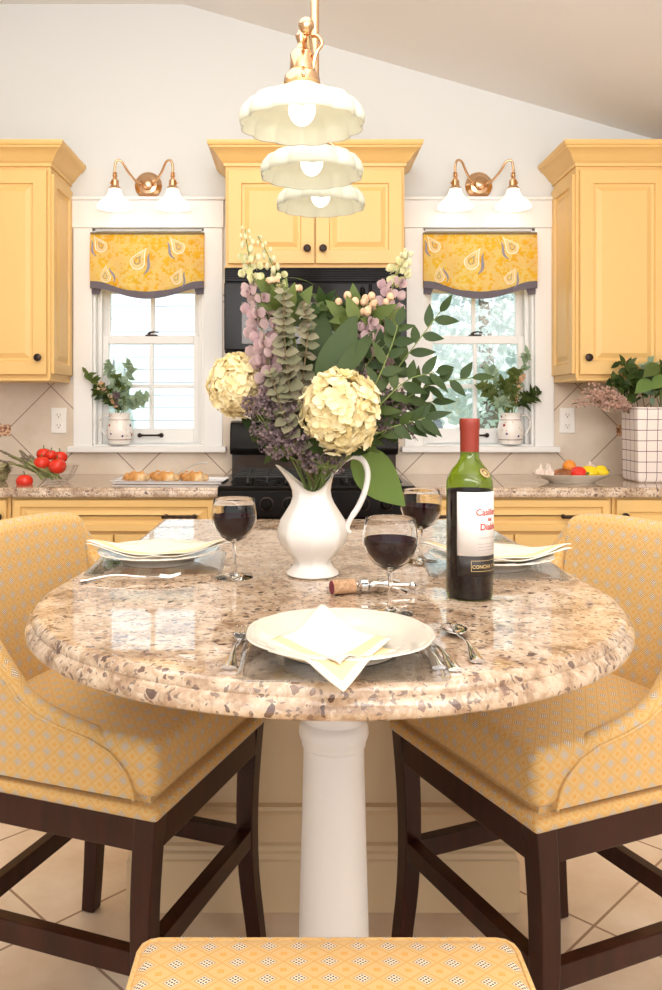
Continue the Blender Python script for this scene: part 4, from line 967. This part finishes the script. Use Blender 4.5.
def ruscus(label, pts, L=.043, W=.018, n=12, start=.35, mat='leaf', group=None, cat='foliage', name='ruscus_branch', only=None):
    P = spline(pts, 8); root = P[0]; t = thing(name, label, cat, root, 0, group); b = MB(); b.tube(rel(P, root), [.0019 - .0010 * k / len(P) for k in range(len(P))], 6); b.build('stem', M['stem'], t); b = MB()
    for k in range(n):
        u = k / (n - 1); f = (start + (1 - start) * u) * (len(P) - 1); i = min(int(f), len(P) - 2); p = P[i].lerp(P[i + 1], f - i) - root; d = (P[i + 1] - P[i]).normalized()
        side = d.cross(Vector((0, -1, .2))).normalized() * (1 if k % 2 else -1); out = d * rnd.uniform(.5, .9) + side * rnd.uniform(.5, 1) + rv(.25)
        if k == n - 1: out = d
        b.leaf(p, out, Vector((0, -1, .3)) + rv(.5), L * rnd.uniform(.8, 1.15), W * rnd.uniform(.8, 1.1), rnd.uniform(.05, .35), .12, 6)
    b.build('leaves', M[mat], t); return t
for i, (a, l) in enumerate((([(350, 430, 1.5), (385, 385, 1.49), (415, 345, 1.48), (440, 312, 1.47)], 'dark ruscus branch reaching up to the right of the bouquet'), ([(350, 440, 1.5), (390, 410, 1.48), (430, 385, 1.47), (472, 378, 1.46)], 'dark ruscus branch reaching farthest right over the window'), ([(350, 430, 1.47), (375, 385, 1.46), (390, 350, 1.45), (398, 325, 1.45)], 'dark ruscus branch curving up beside the right delphinium'), ([(350, 440, 1.49), (380, 405, 1.46), (408, 380, 1.45), (436, 372, 1.45)], 'dark ruscus branch in the middle right of the bouquet'), ([(350, 450, 1.50), (385, 430, 1.47), (410, 422, 1.46), (425, 418, 1.45)], 'dark ruscus branch low at the right of the bouquet'), ([(350, 445, 1.50), (385, 425, 1.49), (410, 405, 1.49), (432, 402, 1.49)], 'dark ruscus branch just above the lowest at right'), ([(340, 430, 1.52), (356, 390, 1.50), (370, 360, 1.49), (388, 342, 1.48)], 'dark ruscus branch tucked behind the centre hydrangea'))):
    ruscus(l, sp(*a), n=13 if i != 1 else 12, start=.42)
def bigleaf(label, base, tip, W, curl=.15, up=(0, -1, .3), mat='leaf', group=None):
    base, tip = Vector(base), Vector(tip); root = MO + Vector((0, 0, -.05)); t = thing('leafy_sprig', label, 'leaf', root, 0, group)
    b = MB(); b.tube(rel([root] + bez(MO, (MO + base) / 2 + Vector((0, 0, .01)), base, 6), root), .002, 6); b.build('stem', M['stem'], t)
    d = tip - base; b = MB(); b.leaf(base - root, d, up, d.length, W, curl, .18, 10); b.build('blade', M[mat], t)
for a in (('broad dark leaf standing at the bouquet centre', (322, 395, 1.47), (356, 310, 1.46), .062), ('broad dark leaf left of the bouquet centre', (318, 385, 1.50), (322, 300, 1.52), .055), ('broad leaf fanned above the centre hydrangea', (335, 380, 1.45), (378, 325, 1.47), .032),
          ('broad dark leaf behind the left hydrangea', (282, 430, 1.50), (262, 385, 1.50), .05), ('broad dark leaf under the left hydrangea', (290, 440, 1.49), (258, 402, 1.47), .045), ('broad dark leaf under the centre hydrangea', (330, 455, 1.48), (306, 420, 1.45), .05), ('broad dark leaf behind the right statice', (350, 450, 1.53), (405, 400, 1.54), .05), ('broad dark leaf low at bouquet right', (350, 455, 1.50), (392, 412, 1.50), .045),
          ('pinkish green leaf pointing up left of the berries', (292, 320, 1.52), (312, 284, 1.52), .03), ('dark leaf between delphinium and microwave at upper left', (292, 330, 1.55), (277, 262, 1.56), .022)): bigleaf(a[0], at(*a[1]), at(*a[2]), a[3], mat='leaf' if 'pinkish' not in a[0]  else 'leaf2')
bigleaf('large bright green leaf hanging beside the pitcher handle', at(352, 452, 1.565), at(403, 506, 1.60), .085, -.05, (.25, -1, .35), 'bigleaf')
bigleaf('long thin leaf arching right above the berries', at(286, 278, 1.53), at(318, 276, 1.53), .012, .35, (0, -.2, 1), 'leaf2')
# filler foliage inside the bouquet
def clump(name, label, tip, n, L, W, spread, mat, cat='foliage', group=None, stemtop=None):
    tip = Vector(tip); path, root = stem_path(tip); t = thing(name, label, cat, root, 0, group); b = MB(); b.tube(rel(path, root), .002, 6); b.build('stem', M['stem'], t); b = MB(); tt = tip - root
    for k in range(n):
        p = tt + Vector((rnd.uniform(-1, 1) * spread[0], rnd.uniform(-1, 1) * spread[1], rnd.uniform(-1, 1) * spread[2])); b.leaf(p, rv() + Vector((0, -.2, .5)), (0, -1, .4), L * rnd.uniform(.7, 1.2), W, .2, .15, 4)
    b.build('leaves', M[mat], t); return t
for l, a, sprd in (('dark filler greenery behind the eucalyptus', (300, 350, 1.56), (.05, .02, .07)), ('dark filler greenery behind the big centre leaves', (345, 345, 1.56), (.06, .02, .05)), ('dark filler greenery at the low left of the bouquet', (275, 425, 1.54), (.045, .02, .04)), ('dark filler greenery above the pitcher mouth', (318, 440, 1.53), (.05, .02, .04)), ('dark filler greenery at the right of the bouquet', (378, 400, 1.55), (.05, .02, .06)), ('olive filler greenery at the bouquet top', (330, 320, 1.55), (.05, .02, .03))):
    clump('greenery_sprig', l, at(*a), 34, .045, .020, sprd, 'leaf')
def statice(label, tip, spread, n=230):
    tip = Vector(tip); path, root = stem_path(tip + Vector((0, 0, -spread[2]))); t = thing('statice_sprig', label, 'flower', root); b = MB(); b.tube(rel(path, root), .0018, 6); base = path[-1]; pts = []
    for k in range(26):
        e = tip + Vector((rnd.uniform(-1, 1) * spread[0], rnd.uniform(-1, 1) * spread[1], rnd.uniform(-1, 1) * spread[2])); b.tube(rel([base, (base + e) / 2 + rv(.006), e], root), .0007, 4); pts.append(e)
    b.build('stem', M['stem'], t); b = MB()
    for k in range(n):
        c = rnd.choice(pts) + rv(.013) - root; 
        for j in range(3): b.leaf(c, rv(), rv(), .0075, .006, .2, .2, 2)
    b.build('florets', M['statice'], t)
statice('purple statice cluster at the low left of the bouquet', at(272, 418, 1.46), (.045, .02, .030), 420); statice('purple statice cluster left of the pitcher mouth', at(284, 442, 1.45), (.036, .02, .022), 260); statice('purple statice cluster right of the centre hydrangea', at(392, 412, 1.49), (.032, .02, .035), 300); statice('dark statice above the pitcher mouth', at(322, 460, 1.47), (.03, .015, .012), 120); statice('purple statice between eucalyptus and left hydrangea', at(284, 395, 1.47), (.03, .02, .03), 180)
for k in range(9):
    e = at(296 + 6 * k + rnd.uniform(-3, 3), 440 + rnd.uniform(-8, 6), 1.50 + rnd.uniform(-.02, .03)); path, root = stem_path(e); b = MB(); b.tube(rel(path, root), .0016, 6)
    for q in range(8): b.leaf(path[3 + q] - root, rv() + Vector((0, 0, .6)), (0, -1, 0), .025, .004, .1, .1, 3)
    o = b.build('green_sprig', M['stem'], None); o.location = root; tag(o, 'thin green sprig crowded in the mouth of the white pitcher', 'foliage', 'thin green sprigs in the pitcher mouth')

# ------------------------------------------------------------------ window sill jugs
def jug(label, x, s):
    t = thing('jug', label, 'jug', (x, 3.797, 1.0455))
    b = MB(); pr = [(.001, .003), (.048, .001), (.050, .006), (.049, .012), (.054, .022), (.059, .045), (.060, .065), (.055, .090), (.047, .110), (.045, .125), (.048, .140), (.050, .144), (.047, .143), (.042, .126), (.044, .110), (.052, .09), (.057, .065), (.056, .045), (.046, .012), (.001, .01)]
    b.lathe(pr, n=40, rfn=lambda th, r, z: 1 + .10 * max(0, (z - .12) / .024) * max(0, math.cos(th if s > 0 else th + PI)) ** 6 * 0 + .0); b.build('body', M['jug'], t)
    b = MB(); b.tube(spline([(s * .046, 0, .128), (s * .066, 0, .134), (s * .086, 0, .118), (s * .088, 0, .085), (s * .072, 0, .050), (s * .056, 0, .040)], 5), .0055, 8, .7); b.build('handle', M['jug'], t); return t
jug('floral china jug on the sill of the left window', -.815, -1); jug('floral china jug on the sill of the right window', .972, 1)
def sill_bouquet(cx, side, specs):
    base = Vector((cx, 3.795, 1.06))
    for k, (name, label, tx, tz, mat, L, W, n, cat) in enumerate(specs):
        n = int(n * 1.7); W *= 1.1
        root = base + Vector((rnd.uniform(-.015, .015), rnd.uniform(-.015, .015), 0)); m = Vector((cx + (tx - cx) * .15, 3.79, 1.21)); tip = Vector((tx, 3.76 + rnd.uniform(-.03, .02), tz)); P = [root] + bez(m, (m + tip) / 2 + Vector((0, 0, .025)), tip, 9)
        t = thing(name, label, cat, root); b = MB(); b.tube(rel(P, root), .0022, 5); b.build('stem', M['stem'], t); b = MB()
        for q in range(n):
            f = rnd.uniform(1.8, 10); i = min(int(f), 9); p = P[i].lerp(P[i + 1], f - i) - root if i < 10 else P[-1] - root
            b.leaf(p + rv(.008), rv() + Vector((0, -.3, .35)), (0, -1, .3), L * rnd.uniform(.7, 1.2), W, .25, .12, 4)
        b.build('leaves' if cat == 'foliage' else 'florets', M[mat], t)
S = 219.; zx = lambda px: (px - 298) / S; zz = lambda py: CZ - (py - 405) / S
sill_bouquet(-.815, -1, [('eucalyptus_branch', 'pale eucalyptus reaching right in the left sill jug', zx(148), zz(398), 'euc2', .035, .022, 26, 'foliage'), ('eucalyptus_branch', 'pale eucalyptus standing tallest in the left sill jug', zx(134), zz(364), 'euc2', .035, .020, 30, 'foliage'), ('eucalyptus_branch', 'pale eucalyptus low at right in the left sill jug', zx(145), zz(404), 'euc2', .032, .022, 20, 'foliage'),
    ('leaf_sprig', 'dark leafy sprig leaning left in the left sill jug', zx(88), zz(374), 'leaf2', .04, .016, 24, 'foliage'), ('leaf_sprig', 'dark leafy sprig upright in the left sill jug', zx(110), zz(364), 'euc2', .036, .018, 26, 'foliage'), ('leaf_sprig', 'dark leafy sprig low at left in the left sill jug', zx(100), zz(392), 'leaf', .045, .022, 22, 'foliage'), ('leaf_sprig', 'bright green leafy sprig at the centre of the left sill jug', zx(118), zz(380), 'leaf2', .05, .034, 16, 'foliage'),
    ('statice_sprig', 'purple statice at the centre of the left sill jug', zx(117), zz(394), 'statice', .016, .012, 110, 'flower'), ('berry_sprig', 'orange blossom sprig at left in the left sill jug', zx(101), zz(385), 'berry', .018, .016, 26, 'flower')])
sill_bouquet(.972, 1, [('eucalyptus_branch', 'pale eucalyptus leaning left in the right sill jug', zx(488), zz(370), 'euc2', .035, .018, 26, 'foliage'), ('eucalyptus_branch', 'pale eucalyptus standing tallest in the right sill jug', zx(524), zz(354), 'euc2', .034, .016, 30, 'foliage'), ('leaf_sprig', 'dark leafy sprig spreading right in the right sill jug', zx(538), zz(394), 'leaf', .05, .014, 26, 'foliage'), ('leaf_sprig', 'dark leafy sprig spreading left in the right sill jug', zx(478), zz(388), 'leaf2', .05, .016, 26, 'foliage'),
    ('leaf_sprig', 'bright green leafy sprig at centre of the right sill jug', zx(502), zz(385), 'leaf2', .05, .018, 40, 'foliage'), ('leaf_sprig', 'dark leafy sprig upright in the right sill jug', zx(514), zz(372), 'leaf2', .04, .018, 36, 'foliage'), ('berry_sprig', 'peach berry sprig in the right sill jug', zx(520), zz(376), 'berry', .016, .014, 34, 'flower'), ('leaf_sprig', 'grey-green sprig low in the right sill jug', zx(496), zz(402), 'euc2', .04, .016, 30, 'foliage')])

# ------------------------------------------------------------------ back counter food
t = thing('glass_bowl', 'cut glass bowl holding tomatoes and asparagus', 'bowl', (-.985, 3.40, TZ))
b = MB(); b.lathe([(.001, .004), (.040, .0), (.044, .003), (.058, .016), (.072, .040), (.082, .064), (.085, .070), (.081, .068), (.069, .042), (.055, .020), (.040, .009), (.001, .009)], n=48, rfn=lambda th, r, z: 1 + .035 * math.cos(th * 12) * min(1, r / .06)); b.build('bowl_body', M['thin'], t, angle=15)
def tomato(label, loc, r=.033, group=None):
    t = thing('tomato', label, 'tomato', loc, rnd.uniform(0, 6), group)
    b = MB(); b.ball((0, 0, r * .88), r, 20, 14, (1, 1, .88), lambda d: 1 - .10 * max(0, d.z) ** 8 + .015 * math.cos(5 * math.atan2(d.y, d.x)) * (1 - abs(d.z))); b.build('fruit', M['tomato'], t)
    b = MB(); b.tube([(0, 0, r * 1.60), (.001, 0, r * 1.85), (.004, 0, r * 2.1)], .0022, 6)
    for k in range(5): a = k * 1.257; b.leaf((0, 0, r * 1.60), (math.cos(a), math.sin(a), .25), (0, 0, 1), .022, .007, .5)
    b.build('calyx', M['calyx'], t)
tomato('ripe tomato standing on the counter beside the glass bowl', at(24.5, 488.5, 3.30))
for l, px, py, Y, r in (('tomato at front left in the glass bowl', 42, 470.5, 3.36, .033), ('tomato at front right in the glass bowl', 57.5, 474, 3.35, .036), ('tomato at back left in the glass bowl', 44, 461, 3.43, .031), ('tomato at back right in the glass bowl', 60, 464, 3.43, .031), ('small tomato topmost between the others in the bowl', 51, 460, 3.40, .024)): tomato(l, at(px, py, Y), r)
for k in range(14):
    tip = at(rnd.uniform(-6, 34), rnd.uniform(445, 462), 3.36 + rnd.uniform(-.02, .03)); end = at(rnd.uniform(40, 62), rnd.uniform(474, 482), 3.34 + rnd.uniform(-.02, .02)); root = end
    t = thing('asparagus_spear', 'asparagus spear lying in the glass bowl beneath the tomatoes', 'asparagus', root, 0, 'asparagus spears in the glass bowl'); d = tip - end
    b = MB(); b.tube(rel([end, end + d * .5 + Vector((0, 0, .004)), end + d * .8], root), [.0048, .0045, .004], 7); b.build('stalk', M['asp'], t)
    b = MB(); b.tube(rel([end + d * .78 + Vector((0, 0, .001)), end + d * .88, end + d * .97, tip], root), [.0042, .0058, .0045, .001], 7)
    for q in range(8): b.leaf(end + d * (.8 + .02 * q) - root + rv(.002), d.normalized() + rv(.35), rv(), .012, .006, -.1, .1, 2)
    b.build('tip', M['asptip'], t)
def artichoke(label, c, r):
    t = thing('artichoke', label, 'artichoke', c); b = MB(); b.ball((0, 0, r), r * .75, 12, 8)
    for ring in range(7):
        ph = .35 + ring * .33
        for k in range(9 if ring < 5 else 6): a = 2 * PI * (k + .5 * (ring % 2)) / 9; d = Vector((math.cos(a) * math.sin(PI - ph), math.sin(a) * math.sin(PI - ph), math.cos(PI - ph))); b.leaf(Vector((0, 0, r)) + d * r * .62, Vector((d.x * .5, d.y * .5, 1.0)), d, r * .85, r * .62, -.30, -.25, 4)
    b.build('bracts', M['arti'], t); b = MB(); b.cyl((0, 0, r * .3), (-.01, 0, .0), .010, .012, 10); b.build('stalk', M['asp'], t)
artichoke('green artichoke at the left end of the counter', at(0, 486, 3.42), .046); artichoke('artichoke beyond the asparagus at the far left', at(-16, 484, 3.52), .042)
# pastry tray
t = thing('serving_tray', 'white rectangular tray of pastries left of the range', 'tray', (-.515, 3.37, TZ), R(-3))
b = MB(); hx, hy = .215, .085
pr = [(-.012, .002), (-.012, .0), (0, .001), (.004, .012), (.012, .015), (.008, .012), (-.002, .006), (-.03, .005)]
b.rings([[(sx * (hx + o), sy * (hy + o), z) for sx, sy in ((-1, -1), (1, -1), (1, 1), (-1, 1))] for o, z in pr]); b.build('tray_body', M['tray'], t, True, .003, angle=30)
def croissant(label, x, y, rz, s=1, z=0):
    t = thing('croissant', label, 'pastry', (x, y, TZ + .007 + z), rz); b = MB(); pts = []; rad = []
    for k in range(25):
        u = k / 24; a = R(185) + R(170) * u; pts.append((.052 * s * math.cos(a), .045 * s * math.sin(a) + .03 * s, .020 * s * (.4 + .6 * math.sin(PI * u)))); rad.append(s * (.004 + .020 * math.sin(PI * u) ** 1.3) * (1 + .20 * math.sin(k * 1.35)))
    b.tube(pts, rad, 14); b.build('crust', M['pastry'], t)
    b = MB()
    for q in range(3): b.tube([(p[0] + .003 * math.sin(i * 2 + q), p[1] + .006 * (q - 1), p[2] + r * .98) for i, (p, r) in enumerate(zip(pts[4:21:2], rad[4:21:2]))], .0018, 5)
    b.build('icing', M['plate'], t)
croissant('croissant at the left end of the white tray', -.652, 3.35, .2); croissant('croissant behind the middle of the white tray', -.560, 3.41, -.1, .95); croissant('croissant at the front middle of the white tray', -.530, 3.335, .1); croissant('croissant at the back right of the white tray', -.440, 3.40, -.2, .9); croissant('croissant at the front right of the white tray', -.415, 3.335, .1)
t = thing('serving_spoon', 'silver serving spoon leaning on the pastry tray', 'spoon', (-.50, 3.44, TZ + .018))
b = MB(); b.tube(spline([(-.01, 0, .004), (.03, 0, .028), (.08, 0, .052), (.125, 0, .056)], 5), [.004] * 8 + [.0045] * 3 + [.007] * 5, 8, .5); b.build('handle', M['silver'], t); b = MB(); b.ball((-.03, 0, .000), .022, 12, 8, (1.3, .9, .3)); b.build('bowl', M['silver'], t)
# vegetable platter
t = thing('oval_platter', 'white oval platter of vegetables on the right counter', 'platter', (1.115, 3.38, TZ))
b = MB(); b.lathe([(.001, .003), (.09, .0), (.095, .004), (.125, .018), (.155, .032), (.160, .035), (.156, .036), (.122, .023), (.09, .009), (.001, .008)], n=48, rfn=lambda th, r, z: 1 - .38 * math.sin(th) ** 2); b.build('platter_body', M['plate'], t)
def pepper(label, x, y, z, r, mat, rz=0, lying=True):
    t = thing('bell_pepper', label, 'pepper', (x, y, z), rz); b = MB()
    fn = lambda d: 1 + .09 * math.cos(4 * math.atan2(d.y, d.z)) - .14 * max(0, abs(d.x)) ** 10
    b.ball((0, 0, r * .9), r, 20, 14, (1.25, 1, .95), fn); b.build('body', mat, t); b = MB(); b.tube([(r * 1.1, 0, r * .95), (r * 1.3, 0, r * 1.0), (r * 1.5, 0, r * 1.15)], [.006, .004, .005], 7); b.build('stalk', M['calyx'], t)
pz = TZ + .012
pepper('yellow bell pepper at the right end of the platter', 1.225, 3.36, pz + .006, .027, M['yellow'], .3); pepper('yellow bell pepper at the middle right of the platter', 1.172, 3.345, pz, .030, M['yellow'], 2.6); pepper('small red bell pepper at the middle of the platter', 1.125, 3.33, pz, .029, M['red'], -.8)
o = MB(); o.ball((0, 0, .026), .028, 16, 12); oo = o.build('clementine', M['orange'], None); oo.location = (1.118, 3.42, pz + .022); tag(oo, 'small orange behind the red pepper on the platter', 'orange')
t = thing('sweet_potato', 'brown root vegetable left of the red pepper', 'vegetable', (1.062, 3.335, pz)); b = MB(); b.ball((0, 0, .024), .026, 18, 12, (1.6, 1, .9), lambda d: 1 + .1 * noise.noise(d * 2)); b.build('skin', M['brown'], t)
t = thing('onion', 'pinkish onion at back right of the platter', 'onion', (1.205, 3.425, pz + .004)); b = MB(); b.lathe([(.001, 0), (.02, .004), (.030, .02), (.030, .034), (.018, .05), (.006, .058), (.004, .066)], n=20); b.build('bulb', M['garlic'], t)
for l, x, y in (('garlic bulb at the left tip of the platter', .985, 3.37), ('garlic bulb beside the brown vegetable on the platter', 1.025, 3.41), ('garlic bulb in front at the left of the platter', 1.015, 3.345)):
    t = thing('garlic_bulb', l, 'garlic', (x, y, pz + .008)); b = MB(); b.lathe([(.004, 0), (.018, .003), (.024, .014), (.021, .026), (.008, .037), (.004, .044), (.004, .056)], n=28, rfn=lambda th, r, z: 1 + .10 * math.cos(th * 7) * (z < .03)); b.build('bulb', M['garlic'], t)
# checked planter
t = thing('planter', 'checked cloth-covered planter box on the right counter', 'planter', (1.54, 3.44, TZ)); b = MB(); hx, hy = .165, .085
b.rings([[(sx * (hx + o), sy * (hy + o), z) for sx, sy in ((-1, -1), (1, -1), (1, 1), (-1, 1))] for o, z in ((-.008, 0), (-.002, .004), (0, .02), (.001, .15), (.004, .300), (.003, .306), (-.006, .306), (-.008, .28))], True, False); b.build('checked_cloth', M['plaid'], t, True, .006, angle=30)
b = MB(); b.box(-hx + .006, hx - .006, -hy + .006, hy - .006, .26, .28); b.build('moss', M['soil'], t, False)
def planter_stem(name, label, tip, mat, L, W, n, cat='foliage', group=None, start=.25, x0=None):
    tip = Vector(tip); root = Vector((x0 or min(1.62, max(1.40, tip.x * .5 + .75)), 3.44, TZ + .275)); P = bez(root, (root + tip) / 2 + Vector((0, 0, .05)), tip, 12); t = thing(name, label, cat, root, 0, group)
    b = MB(); b.tube(rel(P, root), .002, 5); b.build('stem', M['stemb'], t); b = MB()
    for k in range(n):
        f = rnd.uniform(start, 1) * 11.9; i = int(f); p = P[i].lerp(P[i + 1], f - i) - root; b.leaf(p + rv(.25 * L + (.004 if cat == 'foliage' else .014)), rv() + Vector((0, -.3, .3)), (0, -1, .3), L * rnd.uniform(.7, 1.2), W, .2, .15, 4)
    b.build('leaves' if cat == 'foliage' else 'florets', M[mat], t)
Yp = 3.36
for i, q in enumerate(((572, 404), (582, 394), (588, 386), (596, 402), (602, 408), (592, 396), (606, 394), (612, 402))): planter_stem('waxflower_sprig', 'sprig of tiny pink flowers spilling left out of the checked planter', at(q[0], q[1], Yp + rnd.uniform(-.03, .05)), 'pink', .012, .009, 85, 'flower', 'pink flower sprigs in the checked planter', .2, 1.38)
for l, q, m in (('dark leafy branch tallest in the checked planter', (624, 364), 'leaf'), ('dark leafy branch leaning left in the checked planter', (612, 378), 'leaf'), ('pale green branch upright at the right frame edge', (648, 362), 'euc2'), ('dark leafy branch at the right of the checked planter', (664, 366), 'leaf2'), ('dark leafy branch right of the tallest in the planter', (636, 372), 'leaf'), ('leafy branch far right in the checked planter', (690, 372), 'leaf')): planter_stem('leafy_branch', l, at(q[0], q[1], Yp + .03), m, .045, .022, 42, start=.3)
for l, q in (('broad green leaf low at the front of the planter', (640, 392)), ('broad green leaf at the front right of the planter', (655, 388)), ('broad green leaf at the centre of the planter', (648, 376)), ('broad green leaf hanging at the right of the planter', (664, 398))):
    tip = at(q[0] - 8, q[1] + 4, 3.33); root = Vector((1.5, 3.42, TZ + .275)); t = thing('leafy_sprig', l, 'leaf', root); mid = at(q[0] + 10, q[1] - 12, 3.36); b = MB(); b.tube(rel(bez(root, (root + mid) / 2 + Vector((0, 0, .02)), mid, 5), root), .002, 5); b.build('stem', M['stem'], t); b = MB(); b.leaf(mid - root, tip - mid, (0, -1, .5), .085, .055, .15, .12, 8); b.build('blade', M['bigleaf' if 'front' in l else 'leaf2'], t)
